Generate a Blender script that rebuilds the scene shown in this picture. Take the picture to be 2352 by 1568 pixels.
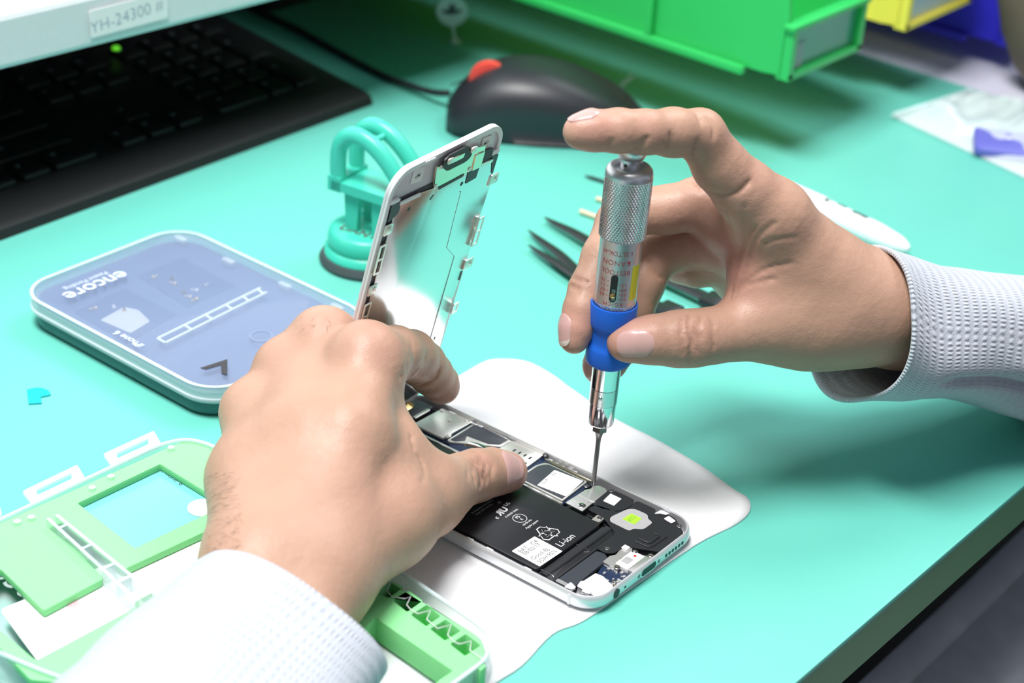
import bpy, bmesh, math, random
import numpy as np
from mathutils import Matrix, Vector
random.seed(4); RNG = np.random.default_rng(4)
for o in list(bpy.data.objects): bpy.data.objects.remove(o)
SC = bpy.context.scene
COL = SC.collection
PI = math.pi
# ---------------------------------------------------------------- camera
CAM_C = np.array([-0.41463, -0.28327, 0.38566])
YAW, PITCH, ROLL = 0.667276, 0.506805, 0.070715
FPX = 4200.0
_f = np.array([math.cos(YAW)*math.cos(PITCH), math.sin(YAW)*math.cos(PITCH), -math.sin(PITCH)])
_r = np.array([math.sin(YAW), -math.cos(YAW), 0.0]); _u = np.cross(_r, _f)
RGT = math.cos(ROLL)*_r + math.sin(ROLL)*_u
UPV = -math.sin(ROLL)*_r + math.cos(ROLL)*_u
FWD = _f
cam = bpy.data.objects.new('camera', bpy.data.cameras.new('camera')); COL.objects.link(cam)
M = Matrix.Identity(4)
for i in range(3):
    M[i][0] = RGT[i]; M[i][1] = UPV[i]; M[i][2] = -FWD[i]; M[i][3] = CAM_C[i]
cam.matrix_world = M
cam.data.sensor_width = 36; cam.data.lens = FPX/2352*36
cam.data.clip_start = 0.02; cam.data.clip_end = 50
cam.data.dof.use_dof = True; cam.data.dof.focus_distance = 0.665; cam.data.dof.aperture_fstop = 10.5
SC.camera = cam
# ---------------------------------------------------------------- light and exposure
w = bpy.data.worlds.new('room_ambience'); SC.world = w; w.use_nodes = True
w.node_tree.nodes['Background'].inputs[0].default_value = (0.80, 0.88, 1.0, 1)
w.node_tree.nodes['Background'].inputs[1].default_value = 0.16
def area(name, loc, target, size, power, color=(1, 1, 1), size_y=None):
    l = bpy.data.lights.new(name, 'AREA'); l.energy = power; l.color = color; l.size = size
    if size_y: l.shape = 'RECTANGLE'; l.size_y = size_y
    o = bpy.data.objects.new(name, l); COL.objects.link(o)
    d = Vector(target)-Vector(loc)
    o.location = loc; o.rotation_euler = d.to_track_quat('-Z', 'Y').to_euler()
    return o
area('bench_lamp_light', (-0.33, 0.14, 1.55), (0.12, 0.10, 0.0), 0.70, 42, (1.0, 0.985, 0.965), 0.40)
area('right_fill_light', (1.20, 0.08, 1.45), (0.55, 0.20, 0.0), 0.8, 17, (0.92, 0.96, 1.0), 0.5)  # added fill to brighten the far right of the mat, no known lamp
SC.view_settings.view_transform = 'Standard'; SC.view_settings.look = 'None'
SC.view_settings.gamma = 1; SC.view_settings.exposure = 0.0; SC.view_settings.use_curve_mapping = False
# ---------------------------------------------------------------- helpers
def ray(px, py): return (px-1176)/FPX*RGT - (py-784)/FPX*UPV + FWD
def at(px, py, z=0.0):
    "the point of height z seen at a place of the photograph"
    d = ray(px, py); return CAM_C + d*((z-CAM_C[2])/d[2])
def dp(px, py, d): return CAM_C + ray(px, py)*d
WM = {}
def link(o, parent=None):
    COL.objects.link(o)
    if parent is not None: o.parent = parent
    return o
def thing(name, label, cat, loc=(0, 0, 0), rotz=0.0, group=None, mat=None):
    o = bpy.data.objects.new(name, None); o.empty_display_size = 0.01; COL.objects.link(o)
    m = mat if mat is not None else Matrix.Translation(Vector([float(x) for x in loc])) @ Matrix.Rotation(rotz, 4, 'Z')
    o.location = m.to_translation(); o.rotation_euler = m.to_euler(); WM[o.name] = m
    return tag(o, label, cat, group)
def tag(o, label, cat, group=None):
    o['label'] = label; o['category'] = cat
    if group: o['group'] = group
    return o
def struct(o): o['kind'] = 'structure'; return o
class MB:
    "collects shapes that become one mesh object"
    def __init__(s): s.v = []; s.f = []; s.uv = {}; s.n = 0
    def add(s, V, F):
        b = s.n; V = np.asarray(V, float); s.v.append(V); s.n += len(V)
        s.f += [tuple(int(i)+b for i in q) for q in F]; return s
    def box(s, c, d, M=None, bev=0):
        x, y, z = [k/2 for k in d]
        if bev:
            T = Matrix.Translation(Vector([float(k) for k in c])); return s.prism(rrect(d[0], d[1], min(bev, x*.9, y*.9), 4), -z, z, M @ T if M is not None else T, bev=min(bev*.6, z*.6))
        V = np.array([(a*x, b*y, e*z) for e in (-1, 1) for a, b in ((-1, -1), (1, -1), (1, 1), (-1, 1))])
        F = [(3, 2, 1, 0), (4, 5, 6, 7)] + [(i, (i+1) % 4, (i+1) % 4+4, i+4) for i in range(4)]
        return s.add(tf(V+np.array(c), M), F)
    def prism(s, P, z0, z1, M=None, c=(0, 0, 0), bev=0):
        P = np.asarray(P, float); n = len(P)
        if bev:
            cen = P.mean(0); e = P-np.roll(P, 1, 0); e2 = np.roll(P, -1, 0)-P
            nn = np.stack([e[:, 1], -e[:, 0]], 1); nn /= np.linalg.norm(nn, axis=1)[:, None]+1e-12
            n2 = np.stack([e2[:, 1], -e2[:, 0]], 1); n2 /= np.linalg.norm(n2, axis=1)[:, None]+1e-12
            nm = nn+n2; nm /= np.linalg.norm(nm, axis=1)[:, None]+1e-12
            L = [(P-nm*bev, z0), (P-nm*bev*.3, z0+bev*.3), (P, z0+bev), (P, z1-bev), (P-nm*bev*.3, z1-bev*.3), (P-nm*bev, z1)]
        else: L = [(P, z0), (P, z1)]
        V = np.vstack([np.c_[p, np.full(n, z)] for p, z in L]); k = len(L)
        F = [tuple(range(n-1, -1, -1)), tuple(range((k-1)*n, k*n))]
        for j in range(k-1):
            F += [(j*n+i, j*n+(i+1) % n, (j+1)*n+(i+1) % n, (j+1)*n+i) for i in range(n)]
        return s.add(tf(V, M)+np.array(c), F)
    def lathe(s, prof, M=None, c=(0, 0, 0), seg=48, cap=True):
        n = len(prof); a = np.linspace(0, 2*PI, seg, endpoint=False)
        V = np.array([(r*math.cos(t), r*math.sin(t), z) for r, z in prof for t in a])
        F = []
        for j in range(n-1):
            F += [(j*seg+i, j*seg+(i+1) % seg, (j+1)*seg+(i+1) % seg, (j+1)*seg+i) for i in range(seg)]
        if cap: F += [tuple(range(seg-1, -1, -1)), tuple(range((n-1)*seg, n*seg))]
        return s.add(tf(V, M)+np.array(c), F)
    def tube(s, P, r, seg=12, closed=False, flat=None):
        P = np.asarray(P, float); n = len(P); r = np.broadcast_to(r, (n,))
        T = np.roll(P, -1, 0)-np.roll(P, 1, 0)
        if not closed: T[0] = P[1]-P[0]; T[-1] = P[-1]-P[-2]
        T /= np.linalg.norm(T, axis=1)[:, None]
        up = np.array([0, 0, 1.0]) if abs(T[0][2]) < .9 else np.array([1.0, 0, 0])
        V = []
        for i in range(n):
            a = np.cross(T[i], up); a /= np.linalg.norm(a); b = np.cross(a, T[i])
            up = b
            fl = 1 if flat is None else flat
            for t in np.linspace(0, 2*PI, seg, endpoint=False): V.append(P[i]+r[i]*(a*math.cos(t)+b*fl*math.sin(t)))
        F = []
        for j in range(n if closed else n-1):
            k = (j+1) % n
            F += [(j*seg+i, k*seg+i, k*seg+(i+1) % seg, j*seg+(i+1) % seg) for i in range(seg)]
        if not closed: F += [tuple(range(seg)), tuple(range(n*seg-1, (n-1)*seg-1, -1))]
        return s.add(V, F)
    def grid(s, G, closed_u=False):
        G = np.asarray(G, float); a, b, _ = G.shape
        F = []
        for i in range(a-1):
            for j in range(b if closed_u else b-1):
                F.append((i*b+j, i*b+(j+1) % b, (i+1)*b+(j+1) % b, (i+1)*b+j))
        return s.add(G.reshape(-1, 3), F)
    def mesh(s, me, M=None):
        V = np.array([v.co[:] for v in me.vertices]).reshape(-1, 3); F = [tuple(p.vertices) for p in me.polygons]
        return s.add(tf(V, M), F)
    def build(s, name, mat, parent=None, smooth=35, world=False, fix=True, label=None):
        V = np.vstack(s.v)
        if world and parent is not None: V = tf(V, WM[parent.name].inverted())
        me = bpy.data.meshes.new(name); me.from_pydata(V.tolist(), [], s.f); me.update()
        if fix:
            bm = bmesh.new(); bm.from_mesh(me); bmesh.ops.recalc_face_normals(bm, faces=bm.faces); bm.to_mesh(me); bm.free()
        if smooth:
            me.shade_smooth()
            if smooth < 180: me.set_sharp_from_angle(angle=math.radians(smooth))
        o = bpy.data.objects.new(name, me); me.materials.append(mat); link(o, parent)
        WM[o.name] = WM[parent.name] if parent is not None else Matrix.Identity(4)
        if label: o['label'] = label
        return o
def tf(V, M):
    V = np.asarray(V, float)
    if M is None: return V
    A = np.array(M); return V@A[:3, :3].T + A[:3, 3]
def frame(o, x, y, z=None):
    x = np.array(x, float); y = np.array(y, float); x /= np.linalg.norm(x); y = y-x*(x@y); y /= np.linalg.norm(y)
    z = np.cross(x, y); m = Matrix.Identity(4)
    for i in range(3): m[i][0] = x[i]; m[i][1] = y[i]; m[i][2] = z[i]; m[i][3] = o[i]
    return m
def axis(o, z):
    z = np.array(z, float); z /= np.linalg.norm(z); a = np.array([1.0, 0, 0]) if abs(z[0]) < .8 else np.array([0, 1.0, 0])
    y = np.cross(z, a); return frame(o, np.cross(y, z), y)
def rrect(wd, ht, r, n=6, cx=0, cy=0):
    out = []
    for sx, sy, a0 in ((1, 1, 0), (-1, 1, PI/2), (-1, -1, PI), (1, -1, 1.5*PI)):
        for k in range(n+1):
            t = a0+PI/2*k/n; out.append((cx+sx*(wd/2-r)+r*math.cos(t), cy+sy*(ht/2-r)+r*math.sin(t)))
    return np.array(out)
def rpoly(P, r=0.001, n=4):
    "a polygon with every corner rounded"
    P = np.asarray(P, float); out = []; m = len(P)
    for i in range(m):
        a, b, c = P[i-1], P[i], P[(i+1) % m]; u = a-b; v = c-b
        lu, lv = np.linalg.norm(u), np.linalg.norm(v); k = min(r, lu*.45, lv*.45)
        p, q = b+u/lu*k, b+v/lv*k
        for t in np.linspace(0, 1, n+1): out.append((1-t)**2*p+2*t*(1-t)*b+t*t*q)
    return np.array(out)
def smoothline(P, n=8, closed=False):
    P = np.asarray(P, float); m = len(P); out = []
    for i in range(m if closed else m-1):
        g = lambda k: P[k % m] if closed else P[min(max(k, 0), m-1)]
        a, b, c, d = g(i-1), g(i), g(i+1), g(i+2)
        for t in np.arange(n)/n:
            out.append(.5*((2*b)+(c-a)*t+(2*a-5*b+4*c-d)*t*t+(3*b-a-3*c+d)*t**3))
    if not closed: out.append(P[-1])
    return np.array(out)
def flat_mesh(polys, thick, bev=0.0):
    "a flat plate from outlines (inner outlines become holes), from z=0 up to thick"
    cu = bpy.data.curves.new('plate', 'CURVE'); cu.dimensions = '2D'; cu.fill_mode = 'BOTH'
    cu.extrude = max(thick/2-bev, 0); cu.bevel_depth = bev; cu.bevel_resolution = 1
    if bev: cu.offset = -bev
    for P in polys:
        sp = cu.splines.new('POLY'); sp.points.add(len(P)-1); sp.use_cyclic_u = True
        for k, q in enumerate(P): sp.points[k].co = (q[0], q[1], 0, 1)
    o = bpy.data.objects.new('plate', cu); COL.objects.link(o)
    dg = bpy.context.evaluated_depsgraph_get(); me = bpy.data.meshes.new_from_object(o.evaluated_get(dg))
    bpy.data.objects.remove(o)
    me.transform(Matrix.Translation((0, 0, thick/2))); return me
def text_mesh(txt, size, thick=0.00002, align='CENTER', spacing=1.0, bold=0.0):
    cu = bpy.data.curves.new('lettering', 'FONT'); cu.body = txt; cu.size = 1.0; cu.align_x = align; cu.align_y = 'CENTER'
    cu.space_character = spacing; cu.offset = bold
    o = bpy.data.objects.new('lettering', cu); COL.objects.link(o)
    dg = bpy.context.evaluated_depsgraph_get(); me = bpy.data.meshes.new_from_object(o.evaluated_get(dg))
    bpy.data.objects.remove(o); me.transform(Matrix.Scale(size, 4)); return me
# ---------------------------------------------------------------- materials
def newmat(name):
    m = bpy.data.materials.new(name); m.use_nodes = True; return m, m.node_tree.nodes, m.node_tree.links, m.node_tree.nodes['Principled BSDF']
def mat(name, col, rough=.5, metal=0.0, noise=0.0, scale=200.0, bump=0.0, bscale=None, alpha=1.0, trans=0.0, emit=None, estr=0.0, coat=0.0, spec=.5, stretch=None):
    m, N, L, b = newmat(name)
    c = (*col, 1) if len(col) == 3 else col
    b.inputs['Base Color'].default_value = c; b.inputs['Roughness'].default_value = rough; b.inputs['Metallic'].default_value = metal
    b.inputs['Alpha'].default_value = alpha; b.inputs['Transmission Weight'].default_value = trans; b.inputs['Coat Weight'].default_value = coat
    b.inputs['Specular IOR Level'].default_value = spec
    if emit: b.inputs['Emission Color'].default_value = (*emit, 1); b.inputs['Emission Strength'].default_value = estr
    tc = N.new('ShaderNodeTexCoord'); mp = N.new('ShaderNodeMapping'); L.new(tc.outputs['Object'], mp.inputs[0])
    if stretch: mp.inputs['Scale'].default_value = stretch
    if noise:
        n = N.new('ShaderNodeTexNoise'); n.inputs['Scale'].default_value = scale; n.inputs['Detail'].default_value = 4; L.new(mp.outputs[0], n.inputs['Vector'])
        r = N.new('ShaderNodeMapRange'); r.inputs[3].default_value = 1-noise; r.inputs[4].default_value = 1+noise; L.new(n.outputs[0], r.inputs[0])
        mx = N.new('ShaderNodeMix'); mx.data_type = 'RGBA'; mx.blend_type = 'MULTIPLY'; mx.inputs[0].default_value = 1; mx.inputs[6].default_value = c
        L.new(r.outputs[0], mx.inputs[7]); L.new(mx.outputs[2], b.inputs['Base Color'])
    if bump:
        n = N.new('ShaderNodeTexNoise'); n.inputs['Scale'].default_value = bscale or scale; n.inputs['Detail'].default_value = 3; L.new(mp.outputs[0], n.inputs['Vector'])
        bp = N.new('ShaderNodeBump'); bp.inputs['Strength'].default_value = bump; bp.inputs['Distance'].default_value = .0005; L.new(n.outputs[0], bp.inputs['Height']); L.new(bp.outputs[0], b.inputs['Normal'])
    return m
K = {}
K['mat'] = mat('teal_rubber', (.135, .54, .45), .42, noise=.03, scale=30, bump=.06, bscale=1500, spec=.35)
K['bench'] = mat('pale_laminate', (.66, .66, .80), .45)
K['edge'] = mat('green_edge', (.15, .36, .19), .5, noise=.08, scale=40)
K['floor'] = mat('dark_floor', (.012, .014, .016), .6)
K['chair'] = mat('grey_upholstery', (.50, .52, .56), .8, noise=.2, scale=60)
K['cloth'] = mat('white_microfibre', (.80, .80, .82), .95, noise=.04, scale=900, bump=.35, bscale=2600)
K['black'] = mat('black_plastic', (.010, .011, .012), .45)
K['black2'] = mat('matte_black', (.016, .018, .022), .6)
K['key'] = mat('black_keycap', (.008, .009, .010), .42)
K['keyprint'] = mat('key_print', (.10, .12, .12), .6)
K['led'] = mat('green_led', (.1, .8, .05), .3, emit=(.16, .75, .03), estr=.8)
K['mouse'] = mat('mouse_plastic', (.020, .021, .027), .42, spec=.5)
K['red'] = mat('red_rubber', (.70, .06, .045), .45)
K['bezel'] = mat('light_grey_plastic', (.70, .74, .76), .5, noise=.03, scale=300)
K['screen'] = mat('lit_screen', (.02, .02, .02), .3, emit=(.95, 1, 1), estr=1.6)
K['white'] = mat('white_plastic', (.82, .82, .84), .35)
K['paper'] = mat('white_sticker', (.84, .84, .84), .6)
K['ink'] = mat('dark_ink', (.035, .035, .04), .6)
K['blueink'] = mat('blue_ink', (.13, .25, .36), .6)
K['redink'] = mat('red_print', (.45, .03, .05), .5)
K['brownink'] = mat('brown_ink', (.10, .03, .03), .6)
K['cup'] = mat('teal_plastic', (.055, .56, .43), .32)
K['rubber'] = mat('dark_rubber', (.045, .06, .065), .55)
K['steel'] = mat('steel', (.72, .72, .73), .22, 1.0)
K['chrome'] = mat('chrome', (.80, .80, .81), .10, 1.0)
K['satin'] = mat('satin_aluminium', (.70, .70, .73), .38, 1.0, bump=.04, bscale=900, stretch=(1, 1, .05))
K['bit'] = mat('grey_steel', (.20, .20, .20), .38, 1.0)
K['brass'] = mat('brass', (.75, .50, .20), .25, 1.0)
K['blue'] = mat('blue_rubber', (.012, .135, .68), .48, spec=.35)
K['yellow'] = mat('yellow_sticker', (.80, .70, .03), .5)
K['gbin'] = mat('green_bin_plastic', (.032, .50, .115), .33)
K['ybin'] = mat('yellow_bin_plastic', (.92, .78, .10), .4)
K['bbin'] = mat('blue_bin_plastic', (.03, .02, .62), .4)
K['foam'] = mat('green_foam', (.24, .70, .29), .75, noise=.03, scale=300)
K['clear'] = mat('clear_plastic', (.80, .92, .94), .12, alpha=.26)
K['clear2'] = mat('clear_plastic_edge', (.78, .90, .93), .15, alpha=.45)
K['wirec'] = mat('clear_strip', (.80, .84, .84), .1, alpha=.75)
K['lid'] = mat('reflection_blue_lid', (.30, .38, .56), .08, alpha=.34)  # bluish reflection put into the lid's own colour
K['insert'] = mat('slate_insert', (.16, .22, .36), .6, noise=.12, scale=25)
K['insertdk'] = mat('slate_recess', (.10, .145, .27), .6, noise=.1, scale=30)
K['casebase'] = mat('smoky_case', (.045, .17, .17), .2, alpha=.85)
K['alu'] = mat('silver_anodised', (.80, .81, .84), .34, .55)
K['shield'] = mat('nickel_shield', (.86, .85, .79), .32, .75)
K['shieldm'] = mat('brushed_shield', (.80, .80, .80), .36, .8, bump=.05, bscale=500, stretch=(1, .1, 1))
K['shieldp'] = mat('display_back', (.80, .80, .80), .17, 1.0, bump=.03, bscale=120)
K['gold'] = mat('pale_gold_plate', (.76, .73, .58), .22, 1.0)
K['batt'] = mat('battery_wrap', (.018, .019, .023), .40)
K['pcb'] = mat('black_film', (.040, .046, .060), .42)
K['slug'] = mat('speaker_black', (.014, .015, .019), .5)
K['grey'] = mat('grey_adhesive', (.38, .38, .39), .6, noise=.1, scale=900)
K['lime'] = mat('lime_sticker', (.36, .90, .03), .6)
K['print'] = mat('white_print', (.78, .78, .80), .6)
K['navy'] = mat('navy_board', (.015, .03, .075), .35)
K['redm'] = mat('red_mark', (.75, .02, .03), .5)
K['glassw'] = mat('white_panel', (.70, .70, .74), .25)
K['pen'] = mat('white_pen', (.85, .85, .87), .3)
K['wood'] = mat('pale_wood', (.70, .58, .40), .6)
K['tw'] = mat('black_steel', (.030, .034, .038), .38, .3)
K['bag'] = mat('clear_bag', (.88, .95, .98), .08, alpha=.46, bump=.5, bscale=60)
K['bagblue'] = mat('violet_plastic', (.12, .13, .50), .4)
K['teal2'] = mat('cyan_film', (.0, .43, .52), .4)
K['brown'] = mat('brown_card', (.17, .125, .09), .8, noise=.2, scale=20)
K['panel'] = mat('dark_steel', (.02, .025, .027), .5, .5)
K['tagm'] = mat('pale_tag', (.75, .90, .86), .5)
K['wall'] = mat('dark_grey_wall', (.06, .065, .07), .8, noise=.1, scale=5)
# ================================================================ setting and bench
fl = struct(MB().box((0.3, 0.2, -0.76), (5, 5, .02)).build('floor', K['floor'])); fl['label'] = 'dark floor under the workbench'
EDGE_Y = -0.068
bench = thing('workbench', 'pale laminate workbench with a dark green front edge', 'workbench', (0.3, 0.4, -0.74))
MB().box((0.35, 0.42, -.0120), (2.3, .972, .0186)).build('bench_top', K['bench'], bench, world=True)
MB().box((0.35, EDGE_Y+.0017, -.0122), (2.3, .0026, .0186), bev=0).build('edge_strip', K['edge'], bench, world=True)
for x, y in ((-.7, .0), (1.4, .0), (-.7, .85), (1.4, .85)):
    MB().box((x, y, -.385), (.05, .05, .73), bev=.006).build('leg', K['panel'], bench, world=True)
MB().box((0.35, .02, -.12), (2.05, .03, .05)).build('crossbar', K['chair'], bench, world=True)
mt = MB().prism(rpoly([(-.60, EDGE_Y), (.5735, EDGE_Y), (.575, .30), (.585, .88), (-.60, .88)], .004), -.0027, 0, bev=.0006).build('anti_static_mat', K['mat'])
tag(mt, 'large teal anti-static rubber mat covering the workbench', 'mat')
# ---------------------------------------------------------------- chair under the bench edge
ch = thing('office_chair', 'blurred dark grey chair below the green bench edge', 'chair', (.22, -.42, -.75))
MB().box((.22, -.42, -.30), (.50, .46, .07), bev=.06).build('seat', K['chair'], ch, world=True)
def atl(P, z): return smoothline([at(x, y, z) for x, y in P], 5)
MB().tube(atl(((2420, 1196), (2352, 1262), (2240, 1372), (2120, 1486), (2000, 1600), (1850, 1745)), -.13), .0085, 14, flat=.6).build('armrest_frame', K['chair'], ch, world=True, smooth=60)
MB().tube(atl(((2388, 1368), (2360, 1398), (2290, 1470), (2200, 1560), (2090, 1670)), -.15), [.012]+[.026]*4+[.0275]*4+[.028]*12, 20, flat=.7).build('armrest', K['chair'], ch, world=True, smooth=60)
MB().tube([(.10, -.30, -.17), (.10, -.32, -.30)], .018).build('armrest_post', K['black2'], ch, world=True)
MB().tube([(.22, -.42, -.33), (.22, -.42, -.66)], .03).build('gas_column', K['black2'], ch, world=True)
for k in range(5):
    a = k*2*PI/5+.3; MB().tube([(.22, -.42, -.66), (.22+.28*math.cos(a), -.42+.28*math.sin(a), -.725)], [.028, .022]).build('base_leg', K['black2'], ch, world=True)
# ---------------------------------------------------------------- unseen wall and shelf, added to keep light off the bench back
wb = struct(MB().box((0.3, 1.0, .55), (3.4, .04, 2.6)).build('shade_wall', K['wall']))
wb['label'] = 'unseen dark grey wall added to block light behind the workbench'
sh = thing('shade_shelf', 'unseen dark shelf added to shade the back of the workbench', 'shelf', (.3, .66, .46))
MB().box((.35, .675, .475), (2.2, .60, .025), bev=.004).build('shade_board', K['panel'], sh, world=True)
for x in (-.70, 1.40): MB().box((x, .95, .23), (.04, .04, .465)).build('shade_post', K['panel'], sh, world=True)
# ---------------------------------------------------------------- monitor
MY, MZ0 = 0.0, 0.080
pa, pb = at(0, 165, MZ0), at(650, 0, MZ0)
dx = pb-pa; dx[2] = 0; dx /= np.linalg.norm(dx)
mw, mh, mbz = .56, .34, .026
mo = thing('monitor', 'wide light grey computer monitor with a taped label', 'monitor', pa+dx*.16, math.atan2(dx[1], dx[0]))
x0, x1 = -.43, .145; MFL = -MZ0
b = MB(); b.mesh(flat_mesh([rpoly([(x0, 0), (x1, 0), (x1, mh), (x0, mh)], .008), rpoly([(x0+mbz, mbz), (x1-mbz, mbz), (x1-mbz, mh-mbz), (x0+mbz, mh-mbz)], .002)], .022, .003), frame((0, .022, 0), (1, 0, 0), (0, 0, 1)))
b.build('bezel', K['bezel'], mo)
MB().box(((x0+x1)/2, .009, mh/2), (x1-x0-2*mbz+.004, .006, mh-2*mbz+.004)).build('screen', K['screen'], mo)
MB().box(((x0+x1)/2, .036, mh/2), (x1-x0-.03, .03, mh-.03), bev=.01).build('back_cover', K['panel'], mo)
MB().tube([(-.05, .05, .20), (-.05, .26, .20), (-.05, .30, .16), (-.05, .30, MFL+.004)], .016, 16).build('support_arm', K['panel'], mo)
MB().box((-.05, .30, MFL+.003), (.10, .10, .006), bev=.01).build('clamp_plate', K['panel'], mo)
# the stuck paper label with handwriting
pl = [at(200, 23, .10), at(382, -24, .10)]
def on_bezel(px, py):
    d = ray(px, py); n = np.array([-dx[1], dx[0], 0]); t = (n@(pa-CAM_C)-.0006)/(n@d); return CAM_C+d*t
Q = [on_bezel(*p) for p in ((208, 87), (385, 40), (385, -8), (200, 26))]
ex = Q[1]-Q[0]; ey = Q[3]-Q[0]; wl, hl = np.linalg.norm(ex), np.linalg.norm(ey)
fr = frame(Q[0], ex, ey)
s = MB(); s.prism(rrect(wl, hl, .0008, 3, wl/2, hl/2), 0, .0005, fr); lb = s.build('paper_label', K['paper'], mo, world=True)
s = MB(); s.mesh(text_mesh('YH-24300 #', .0082, spacing=1.02, bold=-.022), fr @ Matrix.Translation((wl*.47, hl*.45, .0006)) @ Matrix.Rotation(.07, 4, 'Z')); s.build('handwriting', K['blueink'], lb, world=True, smooth=0, fix=False)
# ---------------------------------------------------------------- keyboard
kb = thing('keyboard', 'black full-size computer keyboard lying under the monitor', 'keyboard', (.282, .376, 0), .012)
kw, kd = .445, .150
def kz(y): return .0062+y*.10
P = [(0, 0, 0), (0, .0018, .0044), (0, .006, .0064), (0, kd-.006, kz(kd)), (0, kd, kz(kd)-.003), (0, kd, .003), (0, .004, 0)]
b = MB(); n = len(P)
b.add([(-kw, p[1], p[2]) for p in P]+[(0, p[1], p[2]) for p in P], [tuple(range(n)), tuple(range(2*n-1, n-1, -1))]+[(i, n+i, n+(i+1) % n, (i+1) % n) for i in range(n)])
b.build('body', K['black'], kb)
U = .0190
tilt = Matrix.Rotation(math.atan(.10), 4, 'X')
def key(x, y, wu=1, du=1):
    wx, wy = U*wu-.0032, U*du-.0032
    m = Matrix.Translation((x, y, kz(y)+.0012)) @ tilt
    o = MB().box((0, 0, 0), (wx, wy, .0038), m, bev=.0022).build('key', K['key'], kb)
    q = MB(); q.box((-wx*.28, wy*.18, .00195), (.0022, .0026, .00006), m); q.build('key_legend', K['keyprint'], o, smooth=0)
rows = [.036+i*U for i in range(5)]
xr = -.013
for i, y in enumerate(rows):                      # number pad
    for k in range(4):
        if k == 0 and i in (0, 2): key(xr-U/2, y+U/2, 1, 2); continue
        if k == 0 and i in (1, 3): continue
        if i == 0 and k == 2: key(xr-U*3, y, 2); continue
        if i == 0 and k == 3: continue
        key(xr-U*(k+.5), y)
for k in range(3): key(xr-U*(5.0+k), rows[0])       # arrows and editing keys
key(xr-U*6, rows[1])
for i in (3, 4):
    for k in range(3): key(xr-U*(5.0+k), rows[i])
xm = xr-U*8.2
for i, y in enumerate(rows):
    if i == 0:
        for wdt, off in ((1.5, .75), (1, 2.0), (1.25, 3.2), (6, 6.9), (1.25, 10.6), (1, 11.8), (1.25, 13.0)): key(xm-U*off, y, wdt)
    else:
        first = (0, 2.6, 2.1, 1.5, 1.9)[i]
        key(xm-U*first/2, y, first)
        for k in range(12 if i < 4 else 13):
            if xm-U*(first+k+.5) > -kw+.012: key(xm-U*(first+k+.5), y)
for k in range(7): key(xr-U*(1.0+k*1.4), rows[4]+U*1.12, 1, .7)
lp = tf([at(267, 118, .0195)], WM[kb.name].inverted())[0]
MB().lathe([(.0022, 0), (.0022, .0010), (.0014, .0016)], c=(lp[0], lp[1], kz(lp[1])+.0030), seg=20).build('indicator_light', K['led'], kb)
# ---------------------------------------------------------------- mouse
A, B_ = at(1028, 235, .012), at(1445, 262, .012)
ax = B_-A; ax[2] = 0; Lm = .116; ax /= np.linalg.norm(ax)
ms = thing('computer_mouse', 'black wired mouse with a red scroll wheel', 'mouse', (A[0], A[1], 0), math.atan2(ax[1], ax[0]))
G = []
for t in np.linspace(0, 1, 25):
    e = max(0.0, 1-abs(2*t-1)**4.0)**.5
    hw = (.020+.012*math.sin(PI*min(1, t*.85+.12)))*(.55+.45*e); hh = (.0165+.0205*math.sin(PI*min(1, (t*.86+.17)))**1.25)*(.40+.60*max(0, 1-abs(2*t-1)**6))
    if t > .8: hh *= 1-.55*((t-.8)/.2)**2
    row = []
    for a in np.linspace(0, 2*PI, 36, endpoint=False):
        c, s_ = math.cos(a), math.sin(a)
        y = hw*np.sign(c)*abs(c)**.62; z = .0012 + (hh*np.sign(s_)*abs(s_)**.75 if s_ > 0 else 0)
        if s_ <= 0: y *= .80+.06*(1+s_)
        else: y *= 1-.20*math.exp(-(s_/.30)**2)*math.sin(PI*t)
        if s_ > 0: y *= 1.0-.06*(1-s_)*0
        row.append((t*Lm, y, z))
    G.append(row)
G = [[(0.0005, 0, .010)]*36]+G+[[(Lm, 0, .008)]*36]
G = np.array(G)
MB().grid(G, True).build('shell', K['mouse'], ms, smooth=180)
w_ = MB(); a = np.linspace(0, 2*PI, 40, endpoint=False)
w_.lathe([(.0085, -.0032), (.0108, -.0026), (.0112, 0), (.0108, .0026), (.0085, .0032)], axis((.022, 0, .0262), (0, 1, 0)), seg=40); w_.build('scroll_wheel', K['red'], ms)
w_ = MB(); w_.tube([(-.001+.0455*t, 0, .0208+.0155*math.sin(t*1.5)) for t in np.linspace(.05, .95, 14)], .0004, 6); w_.build('button_seam', K['black'], ms)
q = MB(); q.mesh(text_mesh('Lenovo', .0062), frame((.096, -.004, .0330), (-.35, -.8, .0), (-.8, .35, .75))); q.build('logo', K['keyprint'], ms, smooth=0, fix=False)
cab = [at(x, y, z) for x, y, z in ((1030, 214, .010), (985, 210, .006), (900, 182, .0025), (830, 148, .0022), (760, 110, .0022), (680, 66, .0022), (600, 28, .0022), (570, 12, .0022))]
MB().tube(smoothline(cab, 6), .0019, 10).build('cable', K['black2'], ms, world=True, smooth=180)
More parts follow.
